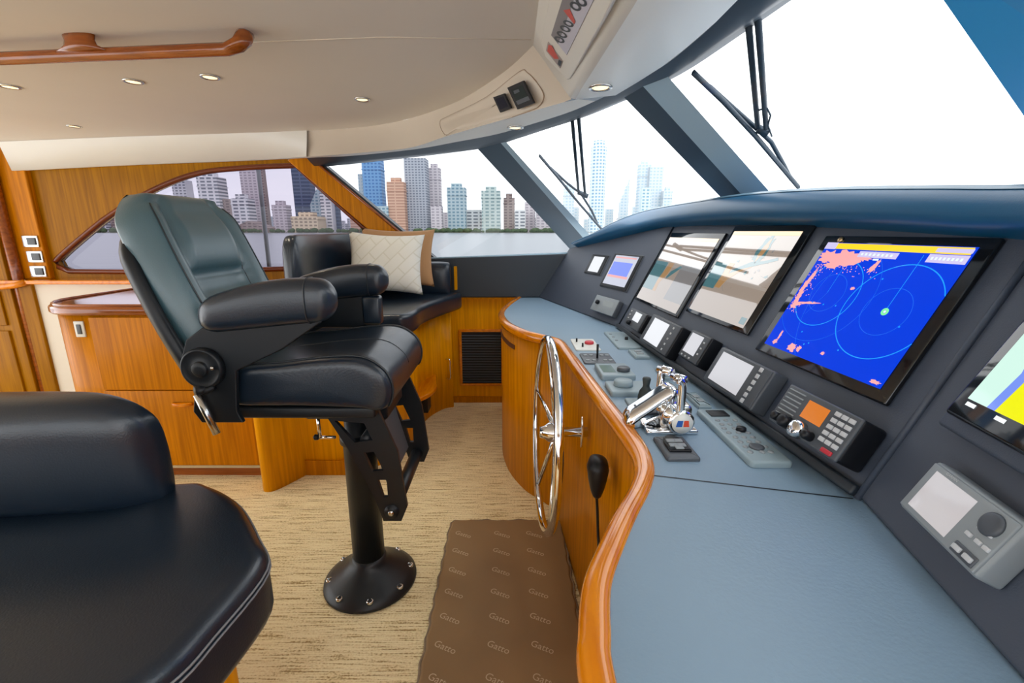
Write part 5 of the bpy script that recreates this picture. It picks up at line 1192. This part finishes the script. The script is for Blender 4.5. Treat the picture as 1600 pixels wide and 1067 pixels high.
def tower(x0, x1, yt, m, lab, style=0, dist=0, yb=366):
    Y = SH_ + dist; c = at((x0 + x1) / 2, yt, y=Y); l = at(x0, 355, y=Y).x; r = at(x1, 355, y=Y).x; wd = r - l
    cx = (l + r) / 2; zt = c.z; mb = MB(); dp = wd * .8
    if style == 4: mb.add([(cx - wd / 2, Y, WZ), (cx + wd / 2, Y, WZ), (cx + wd / 2, Y, zt), (cx - wd / 2, Y, zt * .55)] + [(cx - wd / 2, Y + dp, WZ), (cx + wd / 2, Y + dp, WZ), (cx + wd / 2, Y + dp, zt), (cx - wd / 2, Y + dp, zt * .55)], [(0, 1, 2, 3), (4, 7, 6, 5), (0, 4, 5, 1), (1, 5, 6, 2), (2, 6, 7, 3), (3, 7, 4, 0)])
    elif style == 3: mb.add([(cx - wd / 2, Y, WZ), (cx + wd / 2, Y, WZ), (cx + wd / 2, Y, zt * .4), (cx, Y, zt), (cx - wd / 2, Y, zt * .4)] + [(cx - wd / 2, Y + dp, WZ), (cx + wd / 2, Y + dp, WZ), (cx + wd / 2, Y + dp, zt * .4), (cx, Y + dp, zt), (cx - wd / 2, Y + dp, zt * .4)], [(0, 1, 2, 3, 4), (0, 5, 6, 1), (1, 6, 7, 2), (2, 7, 8, 3), (3, 8, 9, 4), (4, 9, 5, 0)])
    elif style == 2: mb.lathe([(wd / 2, WZ), (wd / 2, zt * .93), (wd * .36, zt * .94), (wd * .36, zt)], 20, M=Matrix.Translation((cx, Y + wd / 2, 0)), smooth=False)
    else:
        mb.box(cx - wd / 2, cx + wd / 2, Y, Y + dp, WZ, zt)
        if style == 1: mb.box(cx - wd * .28, cx + wd * .28, Y + dp * .2, Y + dp * .7, zt, zt + 9); mb.box(cx - wd * .53, cx + wd * .53, Y - 1, Y + dp + 1, zt * .82, zt * .82 + 2)
    o = mb.build('tower_block' if zt > 60 else 'waterfront_building', BM[m]); return tag(o, lab, 'building')
TW = [
    (279, 300, 281, 'grey', 'pale grey high-rise seen just above the top of the helm chair back', 0, 60),
    (318, 349, 276, 'white', 'white balconied high-rise over the far shoulder of the helm chair', 1, 20),
    (350, 366, 311, 'brown', 'brownish mid-rise right of the white balconied high-rise', 0, 30), (366, 392, 310, 'white', 'white mid-rise with stepped top left of the outside pole', 1, 0),
    (385, 411, 250, 'pink', 'tall pale tower directly behind the steel pole', 0, 90), (411, 421, 248, 'brown', 'slim dark brown tower touching the steel pole', 0, 95),
    (428, 450, 320, 'pink', 'small grey twin block right of the steel pole', 1, 40), (464, 490, 236, 'navy', 'dark navy glass tower in the side window, left of the wooden pillar', 0, 110),
    (488, 506, 284, 'teal', 'slanted-top glass tower beside the dark navy one', 4, 80), (504, 521, 300, 'white', 'white striped tower against the wooden pillar', 0, 50), (519, 531, 316, 'navy', 'low dark tower behind the wooden pillar edge', 0, 70),
    (456, 497, 338, 'yellow', 'cream low block on the shore below the dark navy tower', 1, -5), (548, 578, 338, 'salmon', 'orange-striped block framed under the wooden pillar', 0, 0),
    (364, 412, 345, 'brown', 'low dark pitched-roof pavilion on the shore behind the helm chair', 3, -8),
    (572, 600, 243, 'blue', 'bright blue tower just right of the wooden pillar', 1, 60), (565, 574, 272, 'pale', 'pale sliver tower at the left flank of the bright blue tower', 0, 90), (590, 608, 322, 'teal', 'low blue-grey block at the foot of the bright blue tower', 0, 10),
    (608, 634, 284, 'salmon', 'salmon-coloured tower above the tan pillow', 1, 15), (636, 669, 247, 'grid', 'broad grey gridded tower reaching the windscreen header', 0, 40), (672, 690, 262, 'pink', 'narrow pinkish tower right of the broad gridded tower', 1, 80), (674, 691, 322, 'pink', 'short pinkish block in front of the narrow pinkish tower', 0, 5),
    (700, 728, 293, 'teal', 'blue-grey tower standing alone mid-pane', 1, 20), (728, 752, 328, 'white', 'low white blocks between the blue-grey and the green-grey towers', 0, 40), (753, 782, 298, 'green', 'pale green-grey tower with a rooftop crown', 1, 10), (787, 804, 309, 'brown', 'dim brownish tower right of the crowned green-grey tower', 1, 30), (805, 821, 328, 'white', 'white low tower second right of the crowned tower', 0, 20), (820, 836, 316, 'pink', 'pinkish tower left of the raked dark pillar', 0, 60), (838, 868, 324, 'pink', 'striped pinkish-brown block meeting the raked dark pillar', 0, 15),
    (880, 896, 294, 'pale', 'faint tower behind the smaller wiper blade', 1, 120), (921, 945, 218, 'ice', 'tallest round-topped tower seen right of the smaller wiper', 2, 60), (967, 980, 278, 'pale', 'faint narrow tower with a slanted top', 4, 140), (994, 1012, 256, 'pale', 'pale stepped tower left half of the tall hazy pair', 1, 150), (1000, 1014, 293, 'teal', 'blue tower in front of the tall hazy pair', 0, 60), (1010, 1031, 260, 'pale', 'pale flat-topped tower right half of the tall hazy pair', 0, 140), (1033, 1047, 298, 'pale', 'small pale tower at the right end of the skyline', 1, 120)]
for a_ in TW: tower(*a_[:3], a_[3], a_[4], a_[5], a_[6])
rb_ = random.Random(11)
def crowd(n, x0, x1, y0, y1, d0, d1, lab, grp, mats):
    for k in range(n):
        c = x0 + (x1 - x0) * (k + rb_.random() * .6) / n; w_ = rb_.uniform(8, 15); o = tower(c, c + w_, rb_.uniform(y0, y1), rb_.choice(mats), lab, rb_.choice((0, 0, 1)), d0 + 18 * k); o['group'] = grp
crowd(30, 150, 620, 326, 350, 190, 0, 'low hazy city block seen through the violet side window', 'low blocks behind the side window', ['white', 'pink', 'grey', 'grey', 'brown', 'pale'])
crowd(16, 628, 850, 330, 350, 190, 0, 'low hazy city block on the shore beyond the front side pane', 'low blocks behind the front side pane', ['white', 'pink', 'pale', 'grey'])
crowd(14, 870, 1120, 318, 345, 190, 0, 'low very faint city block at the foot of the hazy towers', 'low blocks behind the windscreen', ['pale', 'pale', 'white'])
# shore
mb = MB(); mb.box(-1500, 900, 1000, 1400, WZ, WZ + 1.2); struct(mb.build('ground_shore', pm('shore_stone', (.25, .25, .22), .9)))
mb = MB(); rt_ = random.Random(5)
for k in range(260):
    x_ = rt_.uniform(-900, 140); y_ = rt_.uniform(1001, 1008); r_ = rt_.uniform(2.2, 5.5)
    if -300 < x_ < -215: continue
    n, m_ = 8, 5; rings = []
    for j in range(m_ + 1):
        a_ = math.pi * j / m_; rings.append([V((x_ + math.cos(2 * math.pi * i / n) * r_ * max(.05, math.sin(a_)) * rt_.uniform(.85, 1.15) * 1.4, y_ + math.sin(2 * math.pi * i / n) * r_ * max(.05, math.sin(a_)), WZ + 1.5 + r_ * .8 - math.cos(a_) * r_)) for i in range(n)])
    mb.loft(rings)
o = mb.build('shore_trees', pm('tree_green', (.07, .11, .05), .9, noise=.5, nscale=.2)); tag(o, 'dark green belt of trees along the far waterfront', 'trees', kind='stuff')
